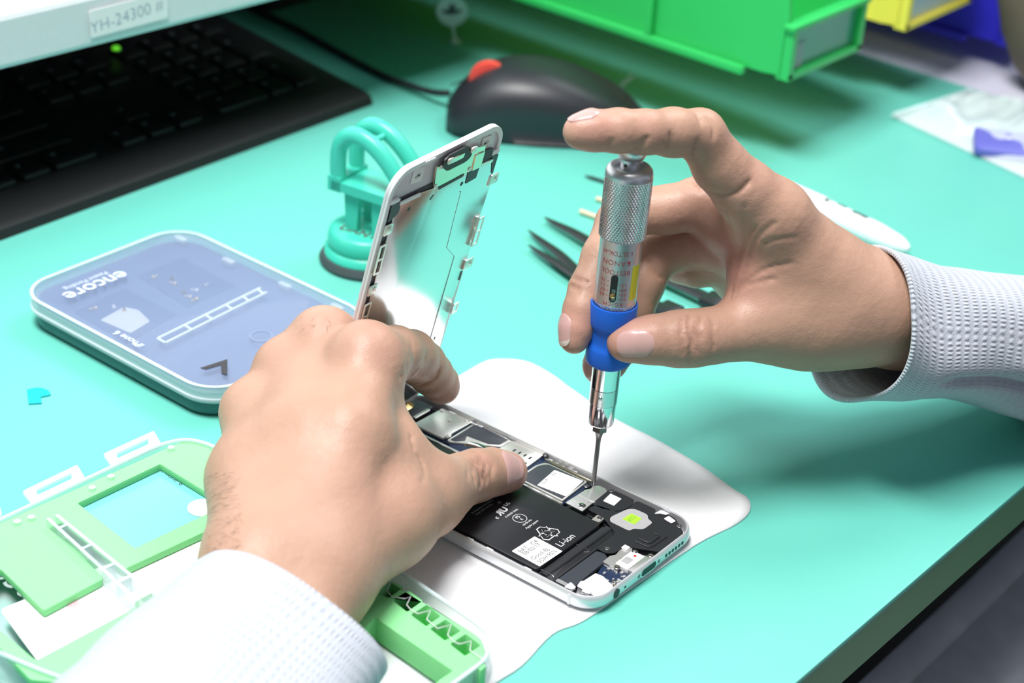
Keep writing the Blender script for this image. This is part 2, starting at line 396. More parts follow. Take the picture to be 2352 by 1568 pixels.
# ---------------------------------------------------------------- louvred panel carrying the bins
pan = thing('louvre_panel', 'dark steel louvre panel standing behind the hanging bins', 'panel', (.66, .585, 0))
PY = .575
for x in (.37, 1.02): MB().box((x, PY+.02, .20), (.03, .03, .40)).build('post', K['panel'], pan, world=True)
b = MB()
for k in range(8): b.add(np.array([(.36, PY+.006, .04+k*.042), (1.03, PY+.006, .04+k*.042), (1.03, PY-.001, .066+k*.042), (.36, PY-.001, .066+k*.042), (.36, PY+.008, .04+k*.042), (1.03, PY+.008, .04+k*.042), (1.03, PY+.008, .08+k*.042), (.36, PY+.008, .08+k*.042)]), [(0, 1, 2, 3), (4, 7, 6, 5), (0, 4, 5, 1), (3, 2, 6, 7), (0, 3, 7, 4), (1, 5, 6, 2)])
b.build('louvres', K['panel'], pan, world=True, smooth=0)
for x in (.37, 1.02): MB().box((x, PY+.02, .005), (.06, .14, .010)).build('foot', K['panel'], pan, world=True)
def stack_bin(x, y, z, wd, ln, ht, m, label, lowf=.030):
    "a hopper-fronted storage bin hanging from the panel; its front points at the worker"
    t = thing('storage_bin', label, 'bin', (x, y, z), 0, 'hanging storage bins')
    th = .0016
    b = MB()
    # floor, back and sides of the tub
    b.box((wd/2, ln/2, .004), (wd-.004, ln-.004, .0022))
    b.box((wd/2, ln-th/2, ht/2+.003), (wd-.002, th, ht))
    side = [(0, .004), (.012, .0025), (ln, .0025), (ln, ht), (.075, ht), (.030, lowf+.038), (.004, lowf+.030), (0, lowf+.004)]
    for sx, dirn in ((0.0, 1), (wd, -1)):
        b.prism([(p[0], p[1]) for p in side], 0, th, frame((sx, 0, 0), (0, 1, 0), (0, 0, 1)) if dirn < 0 else frame((sx+th, 0, 0), (0, 1, 0), (0, 0, 1)))
    b.box((wd/2, th/2+.001, lowf/2+.002), (wd, th, lowf))
    body = b.build('tub', m, t)
    r = MB()
    for sx in (-.0012, wd+.0012):
        r.box((sx, .022+(ln-.022)/2, .0012), (.0042, ln-.022, .0046), bev=.001)       # runners under the sides
        r.box((sx, ln*.62, ht*.55), (.003, .004, ht*.85))                          # ribs
        r.box((sx, .085, ht*.40), (.0030, .0035, ht*.72)); r.box((sx, .118, .060), (.0036, .062, .003))
    r.build('runner', m, t)
    h = MB(); z0, z1 = .003, lowf+.001
    h.box((wd/2, -.0022, z0+.0008), (wd, .0052, .0032)); h.box((wd/2, -.0026, z1), (wd+.004, .0066, .0028), bev=.0008)
    h.box((.0022, -.0022, (z0+z1)/2), (.0045, .0052, z1-z0)); h.box((wd-.0022, -.0022, (z0+z1)/2), (.0045, .0052, z1-z0))
    h.build('label_holder', m, t)
    c = MB(); c.box((wd*.5, -.0006, (z0+z1)/2), (wd-.010, .0008, z1-z0-.004)); c.build('label_card', mat('label_card', (.60, .72, .80) if m is K['ybin'] else (.10, .36, .24), .25), t)
    if m is K['gbin']:
        c = MB(); c.box((wd*.17, -.0012, .013), (wd*.13, .0006, .014)); c.box((wd*.80, -.0012, .028), (wd*.06, .0006, .004)); c.build('label_print', K['grey'], t)
    h = MB(); h.box((wd/2, ln+.004, ht-.004), (wd*.6, .008, .004)); h.build('hanging_lip', m, t)
    return t
p = at(1790, 192, .047)
stack_bin(p[0], p[1], .047, .0745, PY-.010-p[1], .095, K['gbin'], 'green plastic storage bin with an empty label holder')
p2 = at(2060, 76, .044)
p3 = at(2225, 12, .044)
stack_bin(p2[0], p2[1], .044, float(np.linalg.norm(p3-p2)), PY-.010-p2[1], .09, K['ybin'], 'yellow plastic storage bin with a pale blue label card')
p4 = at(2292, 112, .012)
stack_bin(p4[0], p4[1], .012, .10, PY-.012-p4[1], .10, K['bbin'], 'deep blue plastic storage bin beyond the yellow one')
# ---------------------------------------------------------------- round tag on a stem
tb = at(1046, 96, 0)
tgm = frame(tb, -np.array([RGT[0], RGT[1], 0])*-1, (0, 0, 1))
tg = thing('round_tag', 'small round pale tag on a thin stem in the dark corner', 'tag', tb)
dcen = tb-RGT*.0030+np.array([0, 0, .0195])
fm = frame(dcen, RGT, (0, 0, 1))
MB().lathe([(.0092, -.0005), (.0096, 0), (.0092, .0005)], fm, seg=48).build('disc', K['tagm'], tg, world=True)
s = MB(); s.mesh(flat_mesh([smoothline([(-.0058, -.0005), (0, -.0020), (.0058, .0), (.0052, .0010), (0, .0010), (-.0054, .0008)], 6, True)], .0003), fm @ Matrix.Translation((0, 0, .0005))); s.build('dark_mark', K['ink'], tg, world=True)
s = MB(); s.mesh(flat_mesh([[(-.0022, .0012), (.0026, .0016), (.0018, .0044), (-.0012, .0044)]], .0003), fm @ Matrix.Translation((0, 0, .0005))); s.build('grey_mark', K['rubber'], tg, world=True)
MB().tube([dcen-np.array([0, 0, .0088])+RGT*.0006, tb+np.array([0, 0, .0006])], .0009, 8).build('stem', K['tagm'], tg, world=True)
MB().lathe([(.0035, 0.0), (.0035, .0008), (.001, .0012)], c=tb, seg=20).build('foot', K['tagm'], tg, world=True)
# ---------------------------------------------------------------- marker pen
a, b_ = at(1845, 462, .0062), at(2086, 572, .0058)
d = a-b_; d /= np.linalg.norm(d); Lp = float(np.linalg.norm(a-b_))+.02
pn = thing('marker_pen', 'white marker pen with dark print lying behind the wrist', 'pen', b_)
fm = axis(b_, d)
MB().lathe([(.0012, -.0005), (.0030, .0015), (.0046, .006), (.0052, .011), (.0060, .018), (.0062, .024), (.0062, Lp*.62)], fm, seg=32).build('barrel', K['pen'], pn, world=True)
MB().lathe([(.0064, Lp*.62), (.0068, Lp*.63), (.0066, Lp-.004), (.0050, Lp)], fm, seg=32).build('cap', K['pen'], pn, world=True)
s = MB()
for k, (u0, a0, ww) in enumerate(((.026, 2.2, .010), (.040, 2.35, .006), (.050, 2.1, .008), (.062, 2.3, .012))):
    P = [(u0+ww*t, a0+.28*c) for t, c in ((0, -1), (.5, -.6), (1, -.9), (1, .5), (.6, 1), (0, .6))]
    s.add([tf([(.00632*math.cos(q+2.6), .00632*math.sin(q+2.6), u)], fm)[0] for u, q in P], [tuple(range(6))])
s.build('printed_mark', K['rubber'], pn, world=True, smooth=0)
# ---------------------------------------------------------------- zip bag with a blue piece in it
bc = [at(2045, 264, .001), at(2225, 205, .001), at(2420, 262, .001), at(2420, 438, .001)]
bg = thing('plastic_bag', 'crumpled clear plastic bag at the right of the mat', 'bag', (bc[0]+bc[2])/2*np.array([1, 1, 0]))
n1, n2 = 44, 30; G = np.zeros((n1, n2, 3)); G2 = np.zeros((n1, n2, 3))
for i in range(n1):
    for j in range(n2):
        u, v = i/(n1-1), j/(n2-1)
        p = (bc[0]*(1-u)+bc[3]*u)*(1-v)+(bc[1]*(1-u)+bc[2]*u)*v
        e = min(1, 5*min(u, 1-u))*min(1, 5*min(v, 1-v))
        hgt = .0012+e*(.007+.0030*math.sin(7*u+4*v)+.0022*math.sin(13*v-6*u)+.0014*math.sin(19*u+11*v)+.0007*math.sin(33*u-25*v))
        G[i, j] = p*np.array([1, 1, 0])+np.array([0, 0, max(.0012, hgt)]); G2[i, j] = p*np.array([1, 1, 0])+np.array([0, 0, .0005])
MB().grid(G).grid(G2).build('film', K['bag'], bg, world=True, smooth=180, fix=False)
s = MB(); zl = [at(2052, 262, .0035), at(2140, 236, .008), at(2228, 206, .0035)]
s.tube(smoothline(zl, 8), .0011, 8); s.build('zip_strip', K['clear2'], bg, world=True)
pb_ = at(2345, 335, .004)
bs = thing('violet_part', 'violet plastic part inside the clear plastic bag', 'part', (pb_[0], pb_[1], .0008))
MB().box((0, 0, .0028), (.034, .052, .0050), Matrix.Rotation(.5, 4, 'Z'), bev=.004).build('shell', K['bagblue'], bs)
MB().lathe([(.0035, .0054), (.0032, .0066), (.002, .0068)], c=(.004, .01, 0), seg=20).build('stud', K['bagblue'], bs)
# ---------------------------------------------------------------- small torn cyan film piece
s = MB(); P = [at(x, y, 0)[:2] for x, y in ((62, 897), (66, 930), (96, 928), (94, 914), (117, 909), (112, 899), (96, 893), (80, 893))]
c0 = np.mean(P, 0)
tl = thing('film_scrap', 'small torn cyan film scrap lying alone on the mat', 'scrap', (c0[0], c0[1], 0))
s.prism([p-c0 for p in P], .0001, .0006); s.build('film', K['teal2'], tl)
# ---------------------------------------------------------------- dark thing at the far right end of the bench
q0 = at(2422, 200, 0)
bp_ = thing('brown_pouch', 'dark brown rounded pouch at the top right corner', 'pouch', (q0[0], q0[1], -.0026))
b = MB(); b.lathe([(.006, 0), (.016, .003), (.027, .014), (.038, .034), (.046, .06), (.050, .09), (.044, .12), (.022, .135)], seg=40); b.build('body', K['brown'], bp_, smooth=180)
MB().tube([(.022*math.cos(t), .012*math.sin(t), .136) for t in np.linspace(0, 2*PI, 24, endpoint=False)], .005, 8, True).build('gathered_top', K['brown'], bp_)
# ================================================================ cloth under the phone
outl = [(1050, 870), (1110, 835), (1150, 828), (1210, 835), (1270, 866), (1320, 902), (1400, 958), (1500, 1010), (1590, 1062), (1680, 1125), (1715, 1146), (1722, 1175), (1690, 1206), (1600, 1252), (1440, 1360), (1340, 1428), (1270, 1458), (1200, 1530), (1140, 1570)]
CO = [at(x, y, 0)[:2]*1000 for x, y in outl]+[(-78, 4), (-84, 14), (-80, 60), (-77, 100), (-60, 118), (-20, 128), (30, 138), (70, 142)]
CO = smoothline(CO, 5, True)
co_c = np.array([20., 62.])
cl = thing('cleaning_cloth', 'white microfibre cleaning cloth spread under the opened phone', 'cloth', (.02, .062, 0))
NR = 26; G = np.zeros((NR, len(CO), 3))
for i in range(NR):
    t = i/(NR-1)
    for j, p in enumerate(CO):
        q = co_c+(p-co_c)*t; x, y = (q-co_c)/1000
        ph_in = (-8 < q[0] < 82 and -12 < q[1] < 150)
        wv = .0005*math.sin(q[0]*.09+q[1]*.05)+.0004*math.sin(q[1]*.13-q[0]*.04)
        if ph_in: wv = 0
        if i == NR-1: wv = abs(wv)*.5
        side = max(0, (q[0]-84)/30)
        G[i, j] = (x, y, .0009+max(wv, -.0004)+ (0.0012*side*math.sin(q[1]*.16+1) if side > 0 and t < .98 else 0)*min(1, side))
G[:, :, 2] = np.maximum(G[:, :, 2], .0006)
lowr = G[-1:].copy(); lowr[:, :, 2] = .0001
MB().grid(np.concatenate([G, lowr]), True).build('fabric', K['cloth'], cl, smooth=180)
# ================================================================ opened phone (millimetre outlines)
PHI = 0.03244
ph = thing('opened_phone', 'silver smartphone body opened up with its battery and boards showing', 'phone', (0, 0, .0012), PHI)
mm = .001
def pl(name, P, z0, z1, m, r=.4, bev=.12, parent=None, label=None, holes=()):
    s = MB(); PP = rpoly(np.array(P, float), r)*mm
    if holes:
        s.mesh(flat_mesh([PP]+[rpoly(np.array(h, float), .3)*mm for h in holes], (z1-z0)*mm, bev*mm), Matrix.Translation((0, 0, z0*mm)))
    else: s.prism(PP, z0*mm, z1*mm, bev=bev*mm)
    return s.build(name, m, parent or ph, label=label)
def rect(a0, a1, b0, b1): return [(a0, b0), (a1, b0), (a1, b1), (a0, b1)]
def screw(a, b, z, r=.9, parent=None, m='steel'):
    s = MB(); s.lathe([(r*mm, 0), (r*mm, .18*mm), (r*.85*mm, .32*mm), (r*.45*mm, .32*mm), (r*.34*mm, .16*mm), (.01*mm, .16*mm)], c=(a*mm, b*mm, z*mm), seg=24)
    return s.build('screw', K[m], parent or ph)
# housing: rounded tray
o_ = rrect(67, 138.1, 10.2, 10, 33.5, 69.05); 
def ins(d): return rrect(67-2*d, 138.1-2*d, 10.2-d, 10, 33.5, 69.05)
lay = [(ins(3.0), 0), (ins(1.5), .35), (ins(.55), 1.2), (ins(.08), 2.4), (ins(0), 3.5), (ins(.08), 4.6), (ins(.45), 5.6), (ins(.95), 6.1), (ins(1.25), 6.15), (ins(1.45), 5.9), (ins(1.6), 1.3)]
n = len(o_); V = np.vstack([np.c_[p, np.full(n, z)] for p, z in lay])*mm
F = [tuple(range(n-1, -1, -1))]
for j in range(len(lay)-1): F += [(j*n+i, j*n+(i+1) % n, (j+1)*n+(i+1) % n, (j+1)*n+i) for i in range(n)]
F.append(tuple(range((len(lay)-1)*n, len(lay)*n)))
MB().add(V, F).build('housing', K['alu'], ph)
pl('tray_lining', ins(2.0), 1.25, 1.7, K['black2'], r=.1)
# antenna line on the near side
s = MB()
for a0 in (-.03,):
    s.box((a0*mm, 10.5*mm, 3.5*mm), (.12*mm, .9*mm, 4.2*mm))
s.build('antenna_line', K['white'], ph)
# bottom edge openings: speaker holes, charging port, jack
def edge_hole(a, z, r, name, wide=0, m='black'):
    s = MB(); s.prism(rrect(2*r+wide, 2*r, r*.98, 8)*mm, -.5*mm, .06*mm, frame((a*mm, 0, z*mm), (1, 0, 0), (0, 0, 1))); return s.build(name, K[m], ph)
for k in range(6): edge_hole(54.9-2.08*k, 3.6, .72, 'speaker_hole')
edge_hole(39.8, 3.6, .75, 'edge_screw', m='bit'); edge_hole(27.4, 3.6, .75, 'edge_screw', m='bit')
edge_hole(33.5, 3.6, 1.45, 'charging_port', 6.2); edge_hole(19.0, 3.6, .55, 'microphone_hole'); edge_hole(13.8, 3.6, 1.85, 'headphone_jack')
s = MB(); s.prism(rrect(9.8, 3.6, 1.7, 8)*mm, -.05*mm, .03*mm, frame((33.5*mm, 0, 3.6*mm), (1, 0, 0), (0, 0, 1))); s.build('port_rim', K['chrome'], ph)
# battery
bt = pl('battery', rect(3.9, 42.4, 27.5, 121), 1.8, 5.3, K['batt'], 1.6, .7)
pl('battery_fold', rect(2.9, 42.9, 19.6, 27.0), 1.8, 4.7, K['batt'], 1.2, 1.1, bt)
s = MB(); s.tube(np.array([(3.5, 24.2, 4.75), (15, 24.0, 4.95), (30, 24.1, 4.95), (42.5, 24.2, 4.75)])*mm, 1.5*mm, 12, flat=.45); s.build('battery_tab', K['black2'], bt, smooth=60)
s = MB()
for x in (5.2, 26.0): s.tube(np.array([(x, 26.6, 5.05), (x+.05, 24.2, 5.5), (x+.1, 21.5, 5.0), (x+.1, 19.7, 3.8)])*mm, .10*mm, 6)
s.build('tab_wire', K['steel'], bt)
ZT = 5.33
s = MB()
def tx(t, a, b, size, rot=0, **k): s.mesh(text_mesh(t, size*mm, **k), Matrix.Translation((a*mm, b*mm, ZT*mm)) @ Matrix.Rotation(rot, 4, 'Z'))
tx('Li-ion', 25.0, 30.6, 4.0); tx('1810mAh', 24.2, 47.6, 1.35); tx('Apple Japan', 24.4, 45.6, 1.5)
tx('c', 19.0, 57.6, 2.6, bold=.03); tx('US', 28.4, 60.3, 2.2, bold=.01); tx('R', 27.3, 63.0, .9); tx('E184259 SNH', 25.0, 55.4, 1.25)
tx('PS', 24.5, 52.2, 1.9, bold=.01); tx('E', 24.5, 50.3, 1.7, bold=.01)
tx('Rechargeable Li-ion Battery', 21, 66.0, 1.1); tx('Model 3.82V 6.91Whr', 20, 64.3, 1.1); tx('Do not replace, puncture or crush', 23, 100.5, 1.2); tx('Authorized Service Provider', 24, 96.5, 1.2)
def ring(a, b, r, wd=.22, n_=40):
    t = np.linspace(0, 2*PI, n_, endpoint=False)
    s.mesh(flat_mesh([np.c_[a+r*np.cos(t), b+r*np.sin(t)]*mm, np.c_[a+(r-wd)*np.cos(t), b+(r-wd)*np.sin(t)]*mm], .02*mm), Matrix.Translation((0, 0, ZT*mm)))
ring(24.5, 51.2, 2.7); ring(27.3, 63.0, .65, .1)
# recognised-component mark: a mirrored R joined to an L-shaped J
Rm = text_mesh('R', 3.9*mm, bold=.05); s.mesh(Rm, Matrix.Translation((22.2*mm, 58.6*mm, ZT*mm)) @ Matrix.Scale(-1, 4, (1, 0, 0)))
s.mesh(text_mesh('U', 3.9*mm, bold=.05), Matrix.Translation((24.9*mm, 58.9*mm, ZT*mm)))
# three chasing arrows
for k in range(3):
    a0 = PI/2+k*2*PI/3; R_ = Matrix.Translation((24.2*mm, 38.2*mm, ZT*mm)) @ Matrix.Rotation(a0-PI/2, 4, 'Z')
    for P in ([(-3.0, 1.0), (-1.2, 4.3), (1.2, 4.3), (2.4, 2.2), (3.3, 2.7), (2.3, -.2), (-.1, .9), (.7, 1.3), (0, 2.5), (-1.3, .1)],):
        P = np.array(P)*.92+np.array([0, .5]); s.mesh(flat_mesh([P*mm, (P+(P.mean(0)-P)*.17)*mm], .02*mm), R_)
s.build('battery_print', K['print'], bt, smooth=0, fix=False)
# battery paper label
def sticker(P, z, lines, size, name, parent, m='paper', inkm='ink', x0=.7, lead=None, align='LEFT', sp=1.0):
    P = np.array(P, float); ex = P[1]-P[0]; ey = P[3]-P[0]; W_, H_ = np.linalg.norm(ex), np.linalg.norm(ey)
    fm = frame((P[0][0]*mm, P[0][1]*mm, z*mm), (*ex, 0), (*ey, 0))
    q = MB(); q.prism(rrect(W_*mm, H_*mm, .35*mm, 3, W_/2*mm, H_/2*mm), 0, .07*mm, fm); o = q.build(name, K[m], parent)
    if lines:
        q = MB()
        for k, (t, x, y) in enumerate(lines): q.mesh(text_mesh(t, size*mm, align=align, spacing=sp), fm @ Matrix.Translation((x*mm, y*mm, .075*mm)))
        q.build('label_print', K[inkm], o, smooth=0, fix=False)
    return o
sticker([(6.0, 27.8), (18.8, 27.4), (20.2, 39.9), (7.7, 40.6)], ZT, [('BAT   C4', 1.4, 10.6), ('08/02/17', 1.4, 8.6), ('Good-BJ', 1.4, 4.7), ('SOH:95%', 1.4, 1.9)], 2.55, 'battery_label', bt)
# metal midplate rail beside the battery
pl('side_rail', rect(42.9, 44.0, 46, 122), 1.7, 5.2, K['shieldm'], .2, .1)
s = MB()
for k in range(12): s.box((43.0*mm, (49+k*6.0)*mm, 5.0*mm), (.9*mm, 2.6*mm, .7*mm))
s.build('rail_clip', K['shield'], ph)
pl('left_rail', rect(2.0, 2.8, 12, 124), 1.7, 5.2, K['pcb'], .2, .1)
s = MB()
for b in (30, 47, 56): s.box((1.9*mm, b*mm, 5.35*mm), (.9*mm, 3.0*mm, .6*mm), bev=.15*mm)
s.build('side_latch', K['white'], ph)
# upper camera area
pl('camera_module', rect(47, 62, 124.5, 133.5), 1.7, 5.4, K['pcb'], .8, .2); pl('camera_bracket', rect(50, 59, 123.6, 125.2), 5.0, 5.7, K['shield'], .2, .1)
# boards: shields
lb_ = pl('logic_board', [(44.6, 46.5), (62.3, 46.5), (62.3, 68), (65.6, 72), (65.6, 122.5), (46.9, 122.5), (46.9, 104), (44.6, 100)], 1.7, 3.8, K['navy'], .5)
sa = pl('connector_cover', [(47.2, 107.3), (50.2, 105.6), (52.6, 107), (65.2, 106.6), (66.0, 109), (65.8, 117), (62.5, 121.8), (47.2, 122.3)], 3.9, 4.9, K['shield'], .8)
for a, b in ((59.2, 113.5), (49.2, 106.7), (63.8, 108.6), (62.8, 120.6)): screw(a, b, 4.9, 1.0, sa, 'shield')
sb = pl('board_shield', [(47.3, 103.8), (58.2, 87.2), (64.8, 87.2), (65.4, 105.6), (47.5, 105.3)], 3.9, 4.7, K['shield'], .7)
pl('black_film', [(48.8, 102.4), (51.9, 99.8), (55.2, 101.6), (56.4, 92.0), (59.0, 88.2), (64.0, 88.2), (64.6, 104.7), (48.7, 104.5)], 4.7, 4.85, K['pcb'], .5, .03, sb)
s = MB(); s.tube(np.array([(52.0, 99.0, 3.6), (52.6, 94, 4.4), (52.8, 90, 4.4), (52.5, 86, 3.9)])*mm, 2.0*mm, 14, flat=.5); s.build('ribbon_cable', K['chrome'], ph, smooth=60)
si = pl('card_tray_cover', [(45.5, 70.2), (65.4, 71.4), (65.8, 76), (66.0, 84.6), (64.2, 86.4), (59.4, 86.6), (46, 86.8)], 3.9, 5.0, K['shield'], .5)
s = MB()
for k in range(4):
    s.box((59.6*mm, (81.4-2.6*k)*mm, 5.02*mm), (1.8*mm, .75*mm, .08*mm)); s.box((55.0*mm, (80.4-2.6*k)*mm, 5.02*mm), (1.8*mm, .75*mm, .08*mm))
s.build('contact_slot', K['black'], si, smooth=0)
s = MB(); s.lathe([(1.1*mm, 0), (1.2*mm, 1.2*mm), (.7*mm, 1.7*mm)], c=(65.0*mm, 70.3*mm, 4.2*mm), seg=20); s.build('eject_button', K['bit'], ph)
sc = pl('main_shield', [(44.9, 47.0), (61.9, 48.0), (61.6, 66.2), (60.8, 67.8), (57.2, 69.0), (45.2, 68.8)], 3.9, 4.9, K['shield'], .6)
pl('black_film', [(45.7, 47.8), (61.1, 48.7), (60.9, 65.7), (59.2, 67.2), (56.8, 68.1), (46, 68.1)], 4.9, 5.03, K['pcb'], .6, .03, sc)
sticker([(46.4, 60.1), (47.9, 47.6), (60.4, 50.3), (59.1, 62.6)], 5.04, [], 2.3, 'board_label', sc)
q = MB(); q.mesh(text_mesh('N/A', 2.2*mm), Matrix.Translation((50.6*mm, 59.4*mm, 5.13*mm)) @ Matrix.Rotation(.18, 4, 'Z')); q.mesh(text_mesh('B2', 2.2*mm), Matrix.Translation((56.8*mm, 60.2*mm, 5.13*mm)) @ Matrix.Rotation(.18, 4, 'Z'))
q.build('board_label_print', K['ink'], sc, smooth=0, fix=False)
# bracket being screwed down
bk = pl('connector_bracket', [(44.2, 37.3), (61.4, 38.4), (62.4, 40.0), (62.2, 43.0), (60.4, 44.4), (58.6, 43.8), (56.5, 45.0), (44.4, 45.3)], 4.7, 5.25, K['shieldm'], .5, .15)
screw(46.9, 39.6, 5.2, 1.55, bk); screw(58.9, 46.2, 5.0, 1.1, bk)
s = MB(); s.box((52.0*mm, 41*mm, 5.22*mm), (.5*mm, 7.6*mm, .5*mm), bev=.1*mm); s.build('pressed_rib', K['shieldm'], bk)
# flex, antenna and button strip along the far side
s = MB()
rr = random.Random(7)
for k in range(26):
    b = 47+k*2.9
    if 69 < b < 86: continue
    s.box(((64.2+rr.uniform(-.3, .5))*mm, b*mm, (4.6+rr.uniform(-.6, .3))*mm), (rr.uniform(.5, 1.4)*mm, rr.uniform(1.2, 2.8)*mm, rr.uniform(.4, 1.0)*mm), bev=.1*mm)
s.build('button_strip', K['shieldm'], ph)
pl('side_flex', rect(62.6, 63.6, 47, 69), 1.7, 5.2, K['gold'], .2); pl('far_flex', rect(65.6, 66.0, 88, 118), 1.7, 5.0, K['slug'], .1, .05)
# vibration motor cover with a white square
vb = pl('motor_cover', [(51.0, 38.0), (63.4, 38.4), (63.8, 31), (63.5, 27.3), (57.5, 26.6), (53.5, 28.4), (51.2, 33)], 3.2, 5.0, K['slug'], 1.4, .3)
pl('white_pad', [(55.2, 35.8), (61.0, 36.6), (61.0, 31.6), (55.4, 31.0)], 5.0, 5.12, K['paper'], .2, .02, vb); screw(62.8, 37.4, 5.0, 1.0, vb)
# loudspeaker box
sg = pl('loudspeaker', [(47.0, 36.6), (51, 36.0), (52.5, 27.8), (57, 25.6), (63.8, 26.4), (64.0, 18.5), (60.8, 16.6), (64.2, 14.0), (64.2, 10), (58.5, 2.4), (43.2, 2.3), (38.6, 10.5), (38.0, 13.6), (31.2, 13.8), (29.2, 16), (29.4, 19.5), (41.5, 20.0), (45, 26.0), (47.0, 30.0)], 2.4, 5.0, K['slug'], 1.3, .4)
pl('grey_pad', [(46.0, 26.2), (48.4, 27.6), (57.0, 26.0), (59.0, 24.0), (59.2, 18.4), (57.0, 16.9), (56.4, 14.2), (50.2, 14.2), (48.4, 17.2), (46.0, 17.4)], 5.0, 5.12, K['grey'], 1.6, .03, sg)
gl = pl('lime_label', [(50.4, 23.6), (55.6, 23.2), (55.6, 18.6), (50.6, 18.4)], 5.13, 5.2, K['lime'], .2, .02, sg)
q = MB(); q.mesh(text_mesh('RCL', 2.4*mm, bold=-.01), Matrix.Translation((53.1*mm, 21.2*mm, 5.215*mm)) @ Matrix.Rotation(.15, 4, 'Z')); q.build('label_print', K['ink'], gl, smooth=0, fix=False)
s = MB(); s.tube(np.array([(44.5, 12.0, 5.0), (44.5, 8.5, 5.1), (45.2, 7.6, 5.1), (50.5, 7.4, 5.1), (51.2, 8.2, 5.1), (51.0, 9.6, 5.0)])*mm, .45*mm, 8); s.tube(np.array([(42.2, 12.4, 5.0), (42.3, 7.0, 5.1), (43.6, 5.8, 5.1), (52.5, 5.4, 5.1)])*mm, .35*mm, 8); s.build('moulded_rib', K['slug'], sg, smooth=60)
for a, b in ((45.1, 30.1), (31.7, 17.0), (61.2, 5.6)): screw(a, b, 5.0 if a > 40 else 4.9, 1.05, sg)
pl('screw_lug', [(42.6, 31.8), (46.4, 32.0), (46.4, 28.9), (43.0, 28.9)], 4.2, 4.95, K['shield'], .3)
# corner clips
for P in ([(60.8, 17.2), (65.2, 16.6), (65.4, 12.6), (63.6, 13.0), (62.8, 15.6)], [(60.8, 12.8), (64.0, 12.4), (62.8, 8.0), (60.2, 8.6)], [(2.2, 14.6), (6.6, 14.6), (5.2, 11.0), (3.0, 11.4)], [(4.4, 8.8), (8.2, 9.2), (7.8, 5.6), (5.0, 5.4)]):
    P = np.array(P); pl('corner_clip', P.mean(0)+(P-P.mean(0))*.82, 4.6, 5.3, K['glassw'], .5, .15)
# charging port assembly
dk = pl('port_flex_bracket', [(24.4, 13.6), (29.0, 13.8), (31.0, 12.6), (37.6, 14.0), (38.8, 11.0), (35.5, 9.4), (30, 10.4), (28, 8.6), (24.4, 8.6)], 3.6, 4.7, K['shieldm'], .6)
pt = pl('charging_port_shell', rect(26.6, 37.4, 1.9, 10.0), 2.0, 4.8, K['white'], .6, .25)
pl('port_plate', rect(26.4, 37.6, 1.9, 4.4), 2.2, 5.0, K['shieldm'], .4, .1, pt); pl('port_pad', rect(29.0, 32.8, 6.2, 9.2), 4.8, 4.9, K['grey'], .2, .02, pt)
s = MB(); s.lathe([(.55*mm, 0), (.55*mm, .12*mm)], c=(35.0*mm, 7.2*mm, 4.8*mm), seg=20); s.build('red_dot', K['redm'], pt)
for a, b in ((25.2, 8.0), (37.3, 8.9), (39.3, 3.2)): screw(a, b, 4.6, 1.2)
pl('port_connector', rect(35.4, 37.8, 11.2, 13.6), 4.7, 5.3, K['white'], .3)
pb2 = pl('flex_board', [(14.8, 10.6), (24.3, 13.6), (25.8, 8.0), (26.2, 1.9), (15.0, 1.9)], 1.7, 3.2, K['navy'], .4)
s = MB()
for k in range(24):
    a, b = rr.uniform(16.5, 25.2), rr.uniform(2.6, 10.5)
    s.box((a*mm, b*mm, (3.2+rr.uniform(.2, .5))*mm), (rr.uniform(.4, 1.3)*mm, rr.uniform(.4, 1.3)*mm, .8*mm), bev=.1*mm)
s.build('surface_component', K['shieldm'], pb2); screw(18.6, 4.2, 3.6, 1.1, pb2)
s = MB(); s.box((16.5*mm, 2.8*mm, 4.0*mm), (2.4*mm, .5*mm, .5*mm)); s.build('gold_contact', K['brass'], pb2)
# headphone jack box and black flex
pl('jack_shell', [(6.4, 11.6), (9.4, 12.3), (10.2, 11.6), (16.6, 11.2), (17.0, 8.4), (14.6, 2.4), (6.0, 1.8)], 2.0, 5.0, K['glassw'], .35, .15)
pl('flex_cover', [(5.0, 19.3), (28.4, 19.2), (29.2, 16.4), (27.2, 13.6), (5.4, 12.8)], 3.4, 4.4, K['pcb'], .5); pl('flex_hook', [(3.6, 19.0), (5.2, 19.0), (5.2, 13.0), (3.8, 13.0)], 3.4, 5.0, K['shieldm'], .3)
pl('bottom_foot', [(3.4, 8.0), (13.5, 4.0), (13.2, 1.9), (9.0, 2.0), (4.2, 4.6)], 1.7, 3.4, K['pcb'], .6)
# hinge cables rising to the display
s = MB(); s.tube(np.array([(54, 129, 4.5), (54, 134.5, 7.0), (53, 134.6, 12), (52, 132.0, 15)])*mm, 3.4*mm, 12, flat=.12); s.build('display_cable', K['brass'], ph, smooth=60)
s = MB(); s.tube(np.array([(44, 129, 4.5), (44, 134.0, 7.5), (44, 134.0, 12), (44, 132.2, 15)])*mm, 2.6*mm, 12, flat=.12); s.build('sensor_cable', K['slug'], ph, smooth=60)

